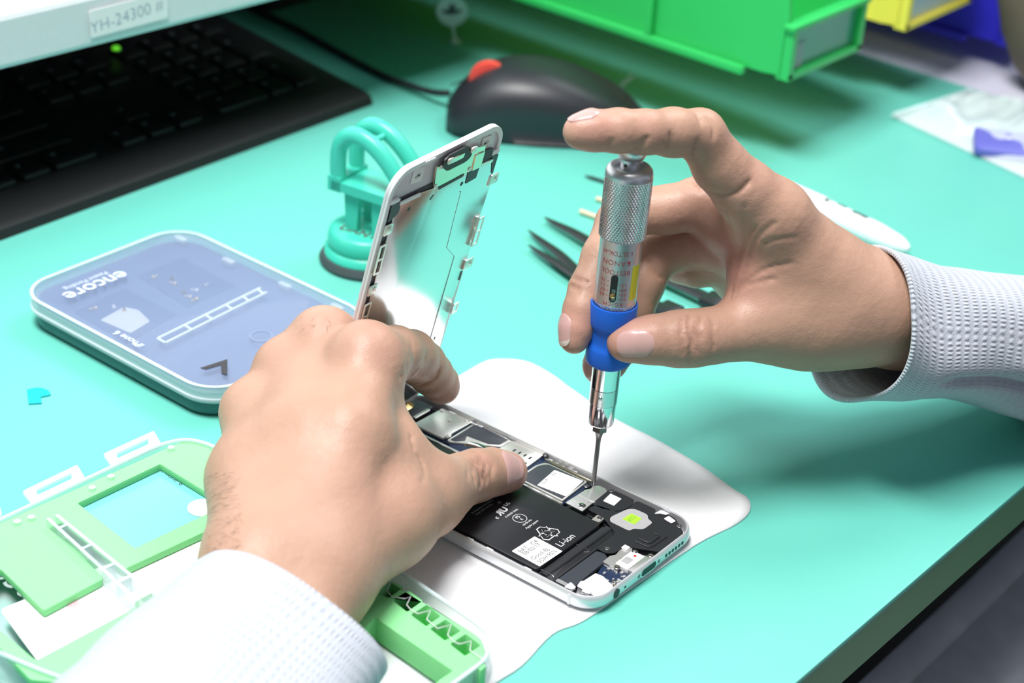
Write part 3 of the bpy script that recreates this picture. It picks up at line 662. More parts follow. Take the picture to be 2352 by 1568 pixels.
# ================================================================ raised display assembly
DO = np.array([-.0014055, .1322076, .0016101]); DU = np.array([.99632528, .08524918, .0082772]); DV = np.array([.01238447, -.23901234, .97093755])
DM = frame(DO, DU, DV)
ds = thing('phone_display', 'raised phone display showing its silver back plate and white rim', 'display', mat=DM)
def dpl(name, P, z0, z1, m, r=.4, bev=.1, parent=None, holes=(), label=None):
    s = MB(); PP = rpoly(np.array(P, float), r)*mm
    if holes: s.mesh(flat_mesh([PP]+[rpoly(np.array(h, float), .3)*mm for h in holes], (z1-z0)*mm, bev*mm), Matrix.Translation((0, 0, z0*mm)))
    else: s.prism(PP, z0*mm, z1*mm, bev=bev*mm)
    return s.build(name, m, parent or ds, label=label)
V0 = 7.0
OUT = rrect(65.6, 136.5-V0, 9.6, 12, 32.8, (136.5+V0)/2)
s = MB(); s.prism(OUT*mm, -1.2*mm, .25*mm, bev=.3*mm); s.build('front_panel', K['glassw'], ds)
s = MB(); s.mesh(flat_mesh([OUT*mm*.9995, rrect(61.6, 132.4-V0, 7.8, 12, 32.8, (136.3+V0)/2-.1)*mm], .9*mm, .15*mm), Matrix.Translation((0, 0, .2*mm))); s.build('rim', K['white'], ds)
shp = [(6.2, V0+2), (63.2, V0+2), (64.4, 31), (63.2, 54), (65.2, 71), (65.4, 91), (66.2, 108.2), (61.8, 120.4), (54.6, 120.7), (43.5, 121.2), (28.3, 121.0), (18.5, 122.2), (6.9, 122.4), (5.6, 119.8), (4.4, 100), (4.0, 60)]
pp = dpl('dark_gasket', [(1.9, V0+1.4), (65.2, V0+1.4), (65.3, 121.6), (30, 123.0), (3.2, 124.0), (2.0, 118)], .25, .7, K['pcb'], 1.0, .05)
spl = dpl('back_plate', shp, .7, 1.35, K['shieldp'] if 'shieldp' in K else K['shieldm'], .5, .12)
dpl('corner_patch', [(2.2, 123.6), (7.4, 122.8), (8.0, 118.2), (2.6, 115.6)], 1.35, 1.5, K['pcb'], 1.2, .03)
dpl('side_patch', [(61.0, 122.4), (65.3, 121.8), (65.2, 113), (64, 114)], 1.36, 1.5, K['pcb'], .3, .03)
dpl('plate_lip', [(6.8, 122.9), (18.4, 122.6), (18.4, 121.4), (6.8, 121.8)], 1.35, 1.9, K['white'], .3); dpl('plate_lip', [(54.6, 121.6), (61.8, 121.0), (61.6, 119.9), (54.8, 120.3)], 1.35, 1.9, K['shield'], .3)
for a, b in ((45.0, 116.2), (13.9, 117.2)):
    q = MB(); q.lathe([(.9*mm, 0), (.9*mm, .06*mm)], c=(a*mm, b*mm, 1.34*mm), seg=24); q.build('plate_hole', K['black'], spl)
q = MB(); q.prism(rrect(.7*mm, 1.6*mm, .3*mm), 0, .06*mm, c=(58.3*mm, 37.2*mm, 1.34*mm)); q.prism(rrect(1.0*mm, 2.4*mm, .4*mm), 0, .06*mm, Matrix.Rotation(-.7, 4, 'Z'), c=(26.9*mm, 117.2*mm, 1.34*mm)); q.prism(rrect(1.2*mm, 4.2*mm, .2*mm), 0, .06*mm, c=(64.0*mm, 65.8*mm, 1.34*mm)); q.build('plate_slot', K['pcb'], spl)
q = MB(); q.tube(np.array([(46.0, 112.5, 1.36), (46.6, 100, 1.36), (47.4, 86.3, 1.36), (54.9, 79, 1.36), (55.0, 60, 1.36), (55.1, 20, 1.36)])*mm, .09*mm, 6); q.tube(np.array([(45, 112.6, 1.36), (46.0, 112.5, 1.36)])*mm, .14*mm, 6); q.build('plate_seam', K['grey'], spl)
# home button bracket and camera-side parts
gp = dpl('button_bracket', [(24.0, 131.6), (28.6, 130.2), (29.6, 128.8), (42.5, 129.0), (46.5, 131.4), (53.0, 130.2), (53.4, 127.0), (51.4, 121.2), (45.4, 121.6), (27.0, 122.0), (25.4, 123.6)], 1.35, 2.1, K['gold'], .5)
dpl('button_well', [(26.2, 133.4), (28.8, 135.0), (39.0, 135.1), (43.2, 132.6), (43.0, 129.6), (40.6, 128.6), (29.8, 128.6), (26.8, 130.8)], 2.0, 3.0, K['black'], 1.2, .3)
dpl('button_contact', [(31.2, 133.2), (38.0, 133.2), (37.6, 131.4), (31.4, 131.4)], 3.0, 3.3, K['gold'], .3, .05)
for a, b in ((29.6, 133.0), (43.4, 132.8)):
    q = MB(); q.prism(rrect(4.0*mm, 2.4*mm, 1.1*mm, 6), 0, .6*mm, Matrix.Rotation(-.1, 4, 'Z'), c=(a*mm, b*mm, 3.0*mm), bev=.15*mm); q.lathe([(.35*mm, 0), (.35*mm, .05*mm)], c=(a*mm, b*mm, 3.6*mm), seg=12); q.build('screw_tab', K['shield'], gp)
for a, b in ((26.6, 130.6), (46.2, 122.6), (26.2, 122.6)): screw(a, b, 2.1, 1.0, gp, 'shield')
dpl('cable_slot', [(28.6, 121.6), (43.2, 121.9), (43.2, 120.6), (28.8, 120.2)], 2.0, 2.2, K['black'], .5, .05)
dpl('flex_strip', [(47.6, 128.2), (53.0, 127.9), (53.2, 121.2), (48.0, 121.4)], 2.1, 2.5, K['gold'], .2, .05); dpl('flex_end', [(47.0, 121.4), (54.0, 120.6), (53.6, 115.7), (47.4, 115.4)], 1.35, 1.6, K['pcb'], .3, .05); dpl('flex_block', [(53.2, 127.2), (60.4, 126.2), (60.8, 122.0), (53.6, 121.4)], .7, 1.5, K['rubber'], .4, .05)
for P, t in (([(12.0, 134.0), (18.8, 133.0), (18.6, 126.8), (11.8, 128.0)], 'MP'), ([(52.2, 132.8), (58.4, 132.2), (58.8, 126.4), (52.8, 127.6)], 'LM')):
    P = np.array(P)[[3, 2, 1, 0]]; o = dpl('back_label', P, .45, .55, K['paper'], .3, .02)
    c = P.mean(0); q = MB(); q.mesh(text_mesh(t, 2.3*mm, bold=.01), Matrix.Translation((c[0]*mm, c[1]*mm, .57*mm)) @ Matrix.Rotation(PI-.08, 4, 'Z')); q.build('label_print', K['ink'], o, smooth=0, fix=False)
dpl('rim_step', [(17.0, 136.0), (22.8, 135.8), (22.8, 135.0), (17.0, 135.2)], .9, 1.5, K['white'], .2); dpl('rim_step', [(60.6, 124.4), (65.0, 124.4), (65.0, 122.8), (60.6, 122.8)], .5, 1.6, K['white'], .4); dpl('rim_step', [(1.4, 125.2), (6.4, 124.8), (6.4, 123.6), (1.4, 123.8)], .5, 1.6, K['white'], .4)
# side tabs (with screws) and loops
def sidetab(b, left):
    a = 1.6 if left else 64.0; sx = 1
    P = [(a, b-2.2), (a+4.2 if left else a+5.4, b-2.4), (a+4.8 if left else a+6.0, b-1.6), (a+4.6 if left else a+5.8, b+2.0), (a, b+2.4)]
    o = dpl('screw_tab', P, 1.2, 1.7, K['shield'], .6); screw(a+(3.2 if left else 4.2), b, 1.7, 1.05, o, 'shield')
for b in (112.6, 86.0): sidetab(b, True)
for b in (110.2, 70.6): sidetab(b, False)
def loop(b0, b1, left, two=True):
    a0, a1 = (1.2, 5.0) if left else (64.4, 68.4)
    m_ = (b0+b1)/2
    holes = [rect(a0+.9, a1-.8, b0+.9, m_-.4), rect(a0+.9, a1-.8, m_+.4, b1-.9)] if two else [rect(a0+.9, a1-.8, b0+.9, b1-.9)]
    dpl('side_loop', rect(a0, a1, b0, b1), 1.5, 2.0, K['shield'], .7, .08, holes=holes)
loop(93.5, 106.5, True); loop(68.0, 80.5, True); loop(79.5, 93.0, False); loop(46.5, 51.5, False, False)
# ================================================================ torque screwdriver
ph_M = WM[ph.name]
TIP = tf([(58.9*mm, 46.2*mm, 5.35*mm)], ph_M)[0]
TIP = at(1362.5, 1113, TIP[2])
_rh = np.array([RGT[0], RGT[1], 0]); _rh /= np.linalg.norm(_rh)
_tc = np.array([CAM_C[0]-TIP[0], CAM_C[1]-TIP[1], 0]); _tc /= np.linalg.norm(_tc); _rr = np.array([_tc[1]*-1, _tc[0], 0])
if _rr@_rh < 0: _rr = -_rr
DAX = np.array([0, 0, 1.0])+_rh*.0135; DAX /= np.linalg.norm(DAX)
fx = _tc-DAX*(_tc@DAX); SM = frame(TIP, fx, np.cross(DAX, fx))      # local x points towards the camera side, z up the shaft
sd = thing('torque_screwdriver', 'slim metal torque screwdriver with a blue grip held upright', 'screwdriver', mat=SM)
def sp(z): return (z-7.0)*mm
def L_(prof): return [(r*mm, sp(z)) for r, z in prof]
MB().lathe(L_([(.45, 7.0), (.75, 7.8), (.85, 9), (.88, 26), (1.0, 28), (1.5, 30), (2.4, 31.6)]), seg=24).build('shank', K['bit'], sd)
s = MB(); s.prism([(2.95*mm*math.cos(k*PI/3), 2.95*mm*math.sin(k*PI/3)) for k in range(6)], sp(31.4), sp(35.4)); s.build('hex_drive', K['bit'], sd, smooth=0)
MB().lathe(L_([(4.2, 34.4), (4.75, 34.9), (4.9, 35.4), (4.95, 43.6), (4.8, 43.75)]), seg=64).build('lower_collar', K['chrome'], sd)
MB().lathe(L_([(4.9, 43.8), (5.15, 43.9), (5.15, 50.2), (4.9, 50.3)]), seg=64).build('lock_sleeve', K['steel'], sd)
MB().lathe(L_([(4.85, 50.35), (5.2, 50.5), (5.25, 63)]), seg=64).build('nose', K['chrome'], sd)
bl = bmesh.new(); bmesh.ops.create_uvsphere(bl, u_segments=20, v_segments=12, radius=.85*mm); me = bpy.data.meshes.new('b'); bl.to_mesh(me); bl.free()
s = MB(); s.mesh(me, Matrix.Translation((4.95*mm*math.cos(-.22), 4.95*mm*math.sin(-.22), sp(47.6)))); s.build('detent_ball', K['chrome'], sd)
MB().lathe(L_([(5.2, 60.2), (7.2, 60.4), (8.0, 61.0), (8.3, 62.2), (8.35, 67.2), (8.15, 68.0), (7.55, 69.3), (7.4, 70.2), (7.4, 74.4), (7.6, 75.4), (8.25, 76.5), (8.48, 77.3), (8.5, 84.6), (8.35, 85.0), (7.9, 85.05), (7.8, 84.4)]), seg=72).build('grip_sleeve', K['blue'], sd, smooth=50)
def knurl(z0, z1, R, name, nu=46, depth=.34, ringonly=False):
    nu_s, nz = nu*8, max(6, int((z1-z0)/.155)); V = []
    zz = np.linspace(z0, z1, nz); tt = np.linspace(0, 2*PI, nu_s, endpoint=False)
    T, Z = np.meshgrid(tt, zz); pitch = 2*PI*R/nu; u = T*nu/(2*PI); v = Z/pitch*.62
    tri = lambda q: np.abs((q % 1)-.5)*2
    h = np.minimum(tri(u+v), tri(u-v)); fade = np.clip(np.minimum(Z-z0, z1-Z)/.35, 0, 1)
    Rr = R-depth*(1-h)*fade-.10*(1-fade)
    G = np.stack([Rr*np.cos(T)*mm, Rr*np.sin(T)*mm, (Z-7)*mm], 2)
    s = MB(); s.grid(G, True); return s.build(name, K['steel'], sd, smooth=0)
knurl(83.2, 86.6, 7.75, 'knurled_ring')
knurl(111.8, 134.2, 8.45, 'knurled_sleeve')
MB().lathe(L_([(7.6, 86.5), (7.55, 87), (7.5, 112)]), seg=96).build('scale_barrel', K['satin'], sd, smooth=60)
MB().lathe(L_([(6, 111.5), (7.9, 111.6), (8.2, 111.9)]), seg=64).build('sleeve_shoulder', K['steel'], sd)
MB().lathe(L_([(8.3, 134.0), (8.35, 135.2), (8.0, 136.6), (7.2, 137.6), (6.4, 137.9), (3.6, 137.9)]), seg=72).build('sleeve_top', K['satin'], sd)
MB().lathe(L_([(3.3, 137.5), (3.3, 139.7), (4.0, 139.8), (4.0, 140.7), (4.5, 141.0), (5.7, 143.4), (5.95, 144.6), (5.6, 146.2)]), seg=64).build('swivel_cap', K['satin'], sd)
s = MB(); s.lathe([(.55*mm, 0), (.55*mm, .3*mm)], axis((3.15*mm*math.cos(-.5), 3.15*mm*math.sin(-.5), sp(138.8)), (math.cos(-.5), math.sin(-.5), 0)), seg=16); s.build('pin_hole', K['black'], sd)
def wrap(V, R):   # V: x along the circumference (to the right as seen), y up the shaft -> on the barrel
    V = np.asarray(V); a = V[:, 0]/R
    return np.c_[(R+V[:, 2])*np.cos(a+AZ), (R+V[:, 2])*np.sin(a+AZ), V[:, 1]]
# which way is right on the barrel
sgn = 1 if (np.array(SM.to_3x3() @ Vector((0, 1, 0)))@_rr) > 0 else -1
AZ = 0.0
RB = 7.61*mm
def onbarrel(me, m, x, z, flip=True):
    V = np.array([v.co[:] for v in me.vertices]); F = [tuple(p.vertices) for p in me.polygons]
    if flip: V[:, :2] *= -1
    V[:, 0] += x*mm; V[:, 1] += sp(z); V[:, 0] *= sgn
    s = MB(); s.add(wrap(V, RB), F); return s
ps = MB()
def pr(t, x, z, size, **k):
    q = onbarrel(text_mesh(t, size*mm, **k), None, x, z); ps.add(q.v[0], q.f)
pr('1.5LTDK-H', -.9, 107.6, 2.5, bold=-.012); pr('KANON', -1.0, 103.9, 2.7, spacing=1.12, bold=-.012); pr('BESTOOL', -1.0, 100.3, 2.5, spacing=1.06, bold=-.012)
for k, t in enumerate(('0.1', '0.5', '0.9', '1.3')): pr(t, 2.9, 89.9+1.85*k+.0, 1.75, spacing=.92)
for k, t in enumerate(('0.3', '0.7', '1.1', '1.5')): pr(t, -5.2, 91.0+1.85*k, 1.75, spacing=.92)
pr('KGfCM', -.6, 87.9, 2.0, spacing=1.25)
for k in range(4):
    for x, z in ((1.35, 89.9+1.85*k), (-3.2, 91.0+1.85*k)):
        q = onbarrel(flat_mesh([np.array([(-.42, -.07), (.42, -.07), (.42, .07), (-.42, .07)])*mm], .02*mm), None, x, z); ps.add(q.v[0], q.f)
ps.build('scale_print', K['redink'], sd, smooth=0, fix=False)
q = onbarrel(flat_mesh([rrect(2.5*mm, 10.6*mm, 1.22*mm, 8)], .10*mm), None, -.9, 94.0); q.build('scale_window', K['black'], sd, smooth=0)
q = onbarrel(flat_mesh([rrect(1.3*mm, 4.6*mm, .3*mm, 3)], .22*mm), None, -.75, 91.6); q.build('slider', K['bit'], sd, smooth=0)
c_ = wrap(np.array([[-.9*mm*sgn, sp(91.4), .1*mm]]), RB)[0]
s = MB(); s.lathe([(.95*mm, 0), (1.0*mm, .35*mm), (.6*mm, .55*mm)], axis(c_, (c_[0], c_[1], 0)), seg=24); ss = s.build('slider_screw', K['brass'], sd)
s = MB(); s.box((0, 0, .55*mm), (1.9*mm, .22*mm, .1*mm), axis(c_, (c_[0], c_[1], 0))); s.build('screw_slot', K['black'], ss, smooth=0)
def strip(x0, x1, z0, z1, th):
    P = [(x0+(x1-x0)*t, z0) for t in np.linspace(0, 1, 10)]+[(x0+(x1-x0)*t, z1) for t in np.linspace(1, 0, 10)]
    V = []; n_ = len(P)
    for k in (0, th):
        V += [(p[0]*mm*sgn, sp(p[1]), k*mm) for p in P]
    s = MB(); V = wrap(np.array(V), RB); F = []
    for i in range(9): F += [(n_+i, n_+i+1, n_+n_-2-i, n_+n_-1-i)]
    F += [(i, (i+1) % n_, n_+(i+1) % n_, n_+i) for i in range(n_)]
    return s.add(V, F)
strip(4.6, 10.0, 88.4, 103.2, .05).build('tape', K['clear'], sd, smooth=60)
strip(5.4, 9.2, 89.0, 102.4, .08).build('yellow_sticker', K['yellow'], sd, smooth=60)

# ================================================================ tweezers and sticks behind the hand
def tweezer(name, label, tipA, tipB, bend, end, wmid=.0042, group='black tweezers'):
    T0 = np.array(end); t = thing('tweezers', label, 'tweezers', T0*np.array([1, 1, 0]), group=group)
    for nm, tp in (('arm', tipA), ('arm', tipB)):
        tp = np.array(tp); b0 = np.array(bend); mid = tp*.45+b0*.55+np.array([0, 0, .0004]); q = tp*.80+b0*.20
        off = (tp-(np.array(tipA)+np.array(tipB))/2)
        P = smoothline([tp, q+off*.1, mid+off*.25, b0+off*.18, (b0+T0)/2+off*.15, T0], 6)
        r = np.interp(np.linspace(0, 1, len(P)), [0, .2, .45, .6, .8, 1], [.0004, .0018, .0030, wmid*.85, wmid, wmid*.9])
        MB().tube(P, r, 12, flat=.32).build(nm, K['tw'], t, world=True, smooth=60)
    MB().box((0, 0, .0042), (.012, .010, .0040), Matrix.Translation(T0*np.array([1, 1, 0])-np.array([T0[0], T0[1], 0])), bev=.001).build('end_block', K['tw'], t)
    return t
tweezer('tweezers', 'black pointed tweezers, open tips nearest the blue-gripped screwdriver', at(1213, 528, .0030), at(1213, 562, .0030), at(1345, 640, .0040), at(1535, 712, .0045))
tw2 = at(1640, 690, .0045)
tweezer('tweezers', 'black pointed tweezers lying behind the other pair, tips closed', at(1250, 498, .0030), at(1252, 501, .0030), at(1370, 562, .0040), tw2)
def stick(label, px, m, r=.0011, nm='stick', cat='stick', taper=1.0):
    a, b = at(*px[0], r+.0002), at(*px[1], r+.0002); t = thing(nm, label, cat, (a+b)/2*np.array([1, 1, 0]))
    MB().tube([a, a*.9+b*.1, b], [r*taper, r, r], 10).build('rod', m, t, world=True)
    MB().tube([b+(b-a)/np.linalg.norm(b-a)*0, b+(b-a)/np.linalg.norm(b-a)*.006], r*.98, 10).build('tip_cover', m, t, world=True)
stick('pale wooden stick between the tweezers and the knurled sleeve', ((1333, 485), (1520, 552)), K['wood'], .0013, 'wooden_stick')
stick('short yellowish stick just left of the knurled sleeve', ((1370, 456), (1500, 492)), K['wood'], .0012, 'wooden_stick')
stick('thin grey steel needle left of the knurled sleeve top', ((1343, 403), (1500, 452)), K['tw'], .0009, 'steel_needle', 'needle', .3)

# ================================================================ teal suction cup tool
cb = at(845, 598, 0); Rc = .0212
cu_ = thing('suction_cup', 'teal suction cup tool with a handle and dark handwriting', 'suction cup', (cb[0], cb[1], 0))
MB().lathe([(Rc+.0012, .0002), (Rc+.0016, .002), (Rc+.0002, .0046), (Rc-.002, .0050)], seg=72).build('rubber_pad', K['rubber'], cu_)
MB().lathe([(Rc-.003, .0046), (Rc-.0008, .0050), (Rc-.0010, .0075), (Rc-.0030, .0090), (Rc-.0022, .0105), (Rc-.0022, .0135), (Rc-.0032, .0165), (Rc-.0048, .0175), (.010, .0177)], seg=72).build('base', K['cup'], cu_, smooth=60)
hd = _rr  # the handle spans sideways in the picture
hx = np.array([_rh[0]*math.cos(.55)-_rh[1]*math.sin(.55), _rh[0]*math.sin(.55)+_rh[1]*math.cos(.55), 0]); hx = np.array([.10, -1.0, 0]); hx = np.array([.15, -1.0, 0]); hx /= np.linalg.norm(hx)
HM = frame((0, 0, 0), hx, (0, 0, 1))
for k, off in enumerate((-.0072, .0072)):
    P = smoothline([(-.0125, .039), (-.0128, .050), (-.0112, .0585), (-.0050, .0640), (.004, .0630), (.013, .0570), (.021, .048), (.0245, .039)], 7)
    V3 = [tf([(p[0], p[1], off)], HM)[0] for p in P]
    MB().tube(V3, .0040, 16, flat=.85).build('handle_bar', K['cup'], cu_, smooth=180)
s = MB(); s.box((.006, .0385, 0), (.040, .0046, .0215), HM, bev=0); s.build('handle_deck', K['cup'], cu_)
s = MB()
for off in (-.0068, .0068):
    for x in (-.0040, .0110): s.add(tf(np.array([(x-.003, .016, off-.0016), (x+.003, .016, off-.0016), (x+.003, .016, off+.0016), (x-.003, .016, off+.0016), (x-.0042, .038, off-.0018), (x+.0042, .038, off-.0018), (x+.0042, .038, off+.0018), (x-.0042, .038, off+.0018)]), HM), [(3, 2, 1, 0), (4, 5, 6, 7), (0, 1, 5, 4), (1, 2, 6, 5), (2, 3, 7, 6), (3, 0, 4, 7)])
s.build('handle_leg', K['cup'], cu_)
for x in (-.0125, .0240):
    s = MB(); s.box((x, .0392, 0), (.0070, .007, .0215), HM); s.build('handle_joint', K['cup'], cu_)
s = MB(); s.tube([tf([(.004, .0625, -.0072)], HM)[0], tf([(.004, .0625, .0072)], HM)[0]], .0014, 8); s.tube([tf([(.018, .0515, -.0072)], HM)[0], tf([(.018, .0515, .0072)], HM)[0]], .0012, 8); s.build('handle_rung', K['cup'], cu_)
dy = np.array([CAM_C[0]-cb[0], CAM_C[1]-cb[1], 0]); dy /= np.linalg.norm(dy)
s = MB(); s.mesh(text_mesh('DANY', .0072, spacing=1.0, bold=.015), frame(-_rh*.0045+dy*.0072+np.array([0, 0, .0178]), (_rh*.86+dy*.5)*1, -dy*.86+_rh*.5)); s.build('handwriting', K['brownink'], cu_, smooth=0, fix=False)

# ================================================================ closed storage case
def case_frame(): return None
bx = thing('storage_case', 'closed flat clear case with a bluish reflection painted into its lid and white lettering', 'case', (.037, .2445, 0), .012)
wX, lY = .0925, .1235
def case_pt(px, py, z=.0148): return tf([at(px, py, z)], WM[bx.name].inverted())[0]
O1 = rrect(wX, lY, .016, 10)
MB().prism(O1*.97, .0004, .0080, bev=.0022).build('base_shell', K['casebase'], bx)
MB().prism(O1*.965, .0082, .0112, bev=.0008).build('foam_insert', K['insert'], bx)
MB().prism(rrect(wX+.001, lY+.001, .0165, 10), .0074, .0098, bev=.0009).build('seam_band', K['clear2'], bx)
s = MB(); s.prism(O1*.99, .0125, .0146, bev=.0009); s.build('lid', K['lid'], bx)
s = MB(); s.mesh(flat_mesh([O1, O1*np.array([.984, .988])], .0058, .0012), Matrix.Translation((0, 0, .0093))); s.build('lid_rim', K['clear2'], bx)
w1 = [case_pt(*p)[:2] for p in ((315, 617), (420, 575), (540, 640), (430, 690))]; w2 = [case_pt(*p)[:2] for p in ((170, 700), (285, 645), (405, 705), (290, 772))]
for W_, nm in ((w1, 'dark'), (w2, 'light')):
    s = MB(); s.prism(rpoly(W_, .001), .0112, .0114); s.build('recess', K['insertdk'], bx)
s = MB(); P = [case_pt(*p, .0118)[:2] for p in ((230, 735), (285, 705), (318, 712), (345, 738), (300, 765))]; s.prism(rpoly(P, .001), .0115, .0119); s.build('metal_sheet', K['paper'], bx)
rc = random.Random(3)
for k, (px, py, m_) in enumerate(((395, 640, 'brass'), (405, 650, 'wood'), (425, 672, 'brass'), (440, 680, 'wood'), (455, 665, 'paper'), (470, 655, 'shieldm'), (350, 636, 'wood'), (222, 705, 'wood'), (262, 706, 'paper'), (285, 712, 'brass'), (452, 684, 'brass'))):
    c = case_pt(px, py, .0125)
    sc_ = thing('spare_screw', 'tiny blurred screw seen through the reflection-tinted case lid', 'screw', tf([(c[0], c[1], .01145)], WM[bx.name])[0], rc.uniform(0, 3), 'spare screws in the closed case')
    MB().lathe([(.0009, 0), (.0009, .0007)], axis((0, 0, .0005), (1, .2, 0)), seg=12).build('head', K[m_], sc_); MB().tube([(0.0007, 0, .0005), (.0034, .0006, .0005)], .00045, 8).build('shaft', K[m_], sc_)
s = MB(); a, b = case_pt(362, 778)[:2], case_pt(598, 662)[:2]; a2, b2 = case_pt(380, 788)[:2], case_pt(612, 672)[:2]
for p, q in ((a, b), (a2, b2)): s.tube([(p[0], p[1], .0149), (q[0], q[1], .0149)], .0006, 6)
for t in (0, .25, .45, .65, .82, .97):
    p, q = a+(b-a)*t, a2+(b2-a2)*t; s.tube([(p[0], p[1], .0149), (q[0], q[1], .0149)], .0006, 6)
s.build('lid_rib', K['clear2'], bx)
R180 = Matrix.Rotation(PI, 4, 'Z'); K['lettering'] = mat('raised_lettering', (.62, .70, .84), .5)
for t_, px, py, sz, bo, rot, ddx in (('encore', 222, 655, .0115, .01, PI, 0), ('Patent Pending', 198, 645, .0038, 0, PI, 0), ('iPhone 6', 293, 780, .0048, .012, PI/2, .0005)):
    c = case_pt(px, py); s = MB(); s.mesh(text_mesh(t_, sz, bold=bo), Matrix.Translation((c[0]+ddx, c[1], .0150)) @ Matrix.Rotation(rot, 4, 'Z')); s.build('white_lettering', K['lettering'], bx, smooth=0, fix=False)
s = MB(); c = case_pt(503, 843); mt_ = Matrix.Translation((c[0], c[1], .0149)) @ Matrix.Rotation(-PI*.40, 4, 'Z')
s.mesh(flat_mesh([np.array([(-.0060, -.0042), (0, .0068), (.0060, -.0042), (.0035, -.0042), (0, .0015), (-.0035, -.0042)])], .0002), mt_)
s.build('black_mark', K['ink'], bx, smooth=0, fix=False)
s = MB(); c = case_pt(600, 772); t = np.linspace(0, 2*PI, 30, endpoint=False); s.mesh(flat_mesh([np.c_[.0050*np.cos(t), .0050*np.sin(t)], np.c_[.0040*np.cos(t), .0040*np.sin(t)]], .0004), Matrix.Translation((c[0], c[1], .0147))); s.build('finger_ring', K['lid'], bx, smooth=0)
for px, py in ((415, 545), (525, 596), (655, 652), (775, 702)):
    c = case_pt(px, py); MB().box((c[0], c[1], .0135), (.003, .007, .0028), bev=.0008).build('hinge', K['clear'], bx)
for px, py in ((590, 880), (690, 830)):
    c = case_pt(px, py); MB().box((c[0], -lY/2-.0004, .0105), (.010, .003, .005), bev=.0008).build('latch', K['clear2'], bx)

# ================================================================ opened storage case with green foam
oc = thing('opened_case', 'opened clear case with bright green foam lying under the left wrist', 'case', (-.0315, .1735, 0))
OX, OY = -.0315, .1735
def C2(x, y): return (x*mm-OX, y*mm-OY)
XL, XR, YB, YT = -160.0, -30.0, 2.0, 175.0
outer = [C2(XL, YT), C2(XR-8, YT), C2(XR, YT-10), C2(XR-3, 100), C2(XR-9, 12), C2(XR-20, YB), C2(-100, YB+3), C2(XL, YB+60)]
def gl_(z, P, m=1): return [C2(*((at(px, py, z)*1000)[:2])) for px, py in P]
oL = [C2(-160, 175), C2(-44, 173.5), C2(-33.5, 170), C2(-29.5, 160), C2(-33, 110), C2(-40, 20), C2(-42, 9), C2(-52, 2.5), C2(-70, 2), C2(-112, 4), C2(-124, 12), C2(-154, 96), C2(-162, 130)]
s = MB(); s.prism(rpoly(oL, .006, 6), .0010, .0021, bev=.0004); s.build('clear_floor', K['clear'], oc)
oLi = np.array(rpoly(oL, .006, 6)); cc = oLi.mean(0); inn = cc+(oLi-cc)*np.array([.975, .982])
s = MB(); s.mesh(flat_mesh([oLi, inn], .0120, .0006), Matrix.Translation((0, 0, .0012))); s.build('clear_wall', K['clear'], oc)
s = MB(); s.tube([(p[0], p[1], .0128) for p in cc+(oLi-cc)*.99], .0008, 8, True); s.build('clear_rim', K['clear2'], oc)
# lid half: a white sheet under the openings and the foam
s = MB(); s.prism(rpoly(gl_(.0088, ((0, 1400), (480, 1195), (520, 1260), (100, 1535))), .002), .0082, .0088); s.build('white_sheet', K['paper'], oc)
FT = .0120; FB = .0092
def foam(name, P, holes=(), z0=FB, z1=FT, r=.0012):
    s = MB(); s.mesh(flat_mesh([rpoly(gl_(z1, P) if not isinstance(P, np.ndarray) else P, r)]+[rpoly(gl_(z1, h), .0006) for h in holes], z1-z0, .0002), Matrix.Translation((0, 0, z0))); return s.build(name, K['foam'], oc)
foam('upper_foam', ((-140, 1268), (0, 1200), (225, 1100), (420, 1012), (455, 1012), (485, 1025), (520, 1070), (545, 1130), (480, 1216), (282, 1308), (215, 1262), (140, 1200), (112, 1213), (175, 1262), (238, 1328), (100, 1402), (0, 1305), (-140, 1400)), holes=(((178, 1155), (368, 1065), (520, 1158), (310, 1258)),))
foam('lower_foam', ((-60, 1400), (0, 1446), (82, 1516), (390, 1352), (560, 1262), (640, 1330), (560, 1420), (120, 1565), (70, 1560), (0, 1488), (-60, 1430)))
s = MB(); P = gl_(.0091, ((165, 1155), (368, 1055), (530, 1160), (310, 1275))); s.prism(rpoly(P, .0005), .0083, .0090); s.build('window_film', mat('tinted_film', (.22, .66, .68), .15, alpha=.8), oc)
s = MB(); c = gl_(.0092, ((466, 1166),))[0]; s.lathe([(.0055, 0), (.0055, .0004)], c=(c[0], c[1], .0090), seg=40); s.build('white_dot', K['paper'], oc)
s = MB(); c = gl_(.009, ((396, 1096),))[0]; s.mesh(text_mesh('iPhone 6', .0036, bold=-.02), Matrix.Translation((c[0], c[1], .0091)) @ Matrix.Rotation(-1.65, 4, 'Z')); s.build('dark_lettering', K['ink'], oc, smooth=0, fix=False)
s = MB(); c = gl_(.009, ((22, 1385),))[0]; s.mesh(text_mesh('encore', .0150, align='LEFT'), Matrix.Translation((c[0]+.007, c[1]-.010, .0090)) @ Matrix.Rotation(PI*.5, 4, 'Z')); s.build('raised_lettering', K['clear2'], oc, smooth=0, fix=False)
s = MB(); c = gl_(.009, ((168, 1385),))[0]; s.lathe([(.0020, 0), (.0020, .0003)], c=(c[0], c[1], .0089), seg=24); s.build('pink_smudge', mat('pink_mark', (.75, .42, .48), .6, alpha=.35), oc)
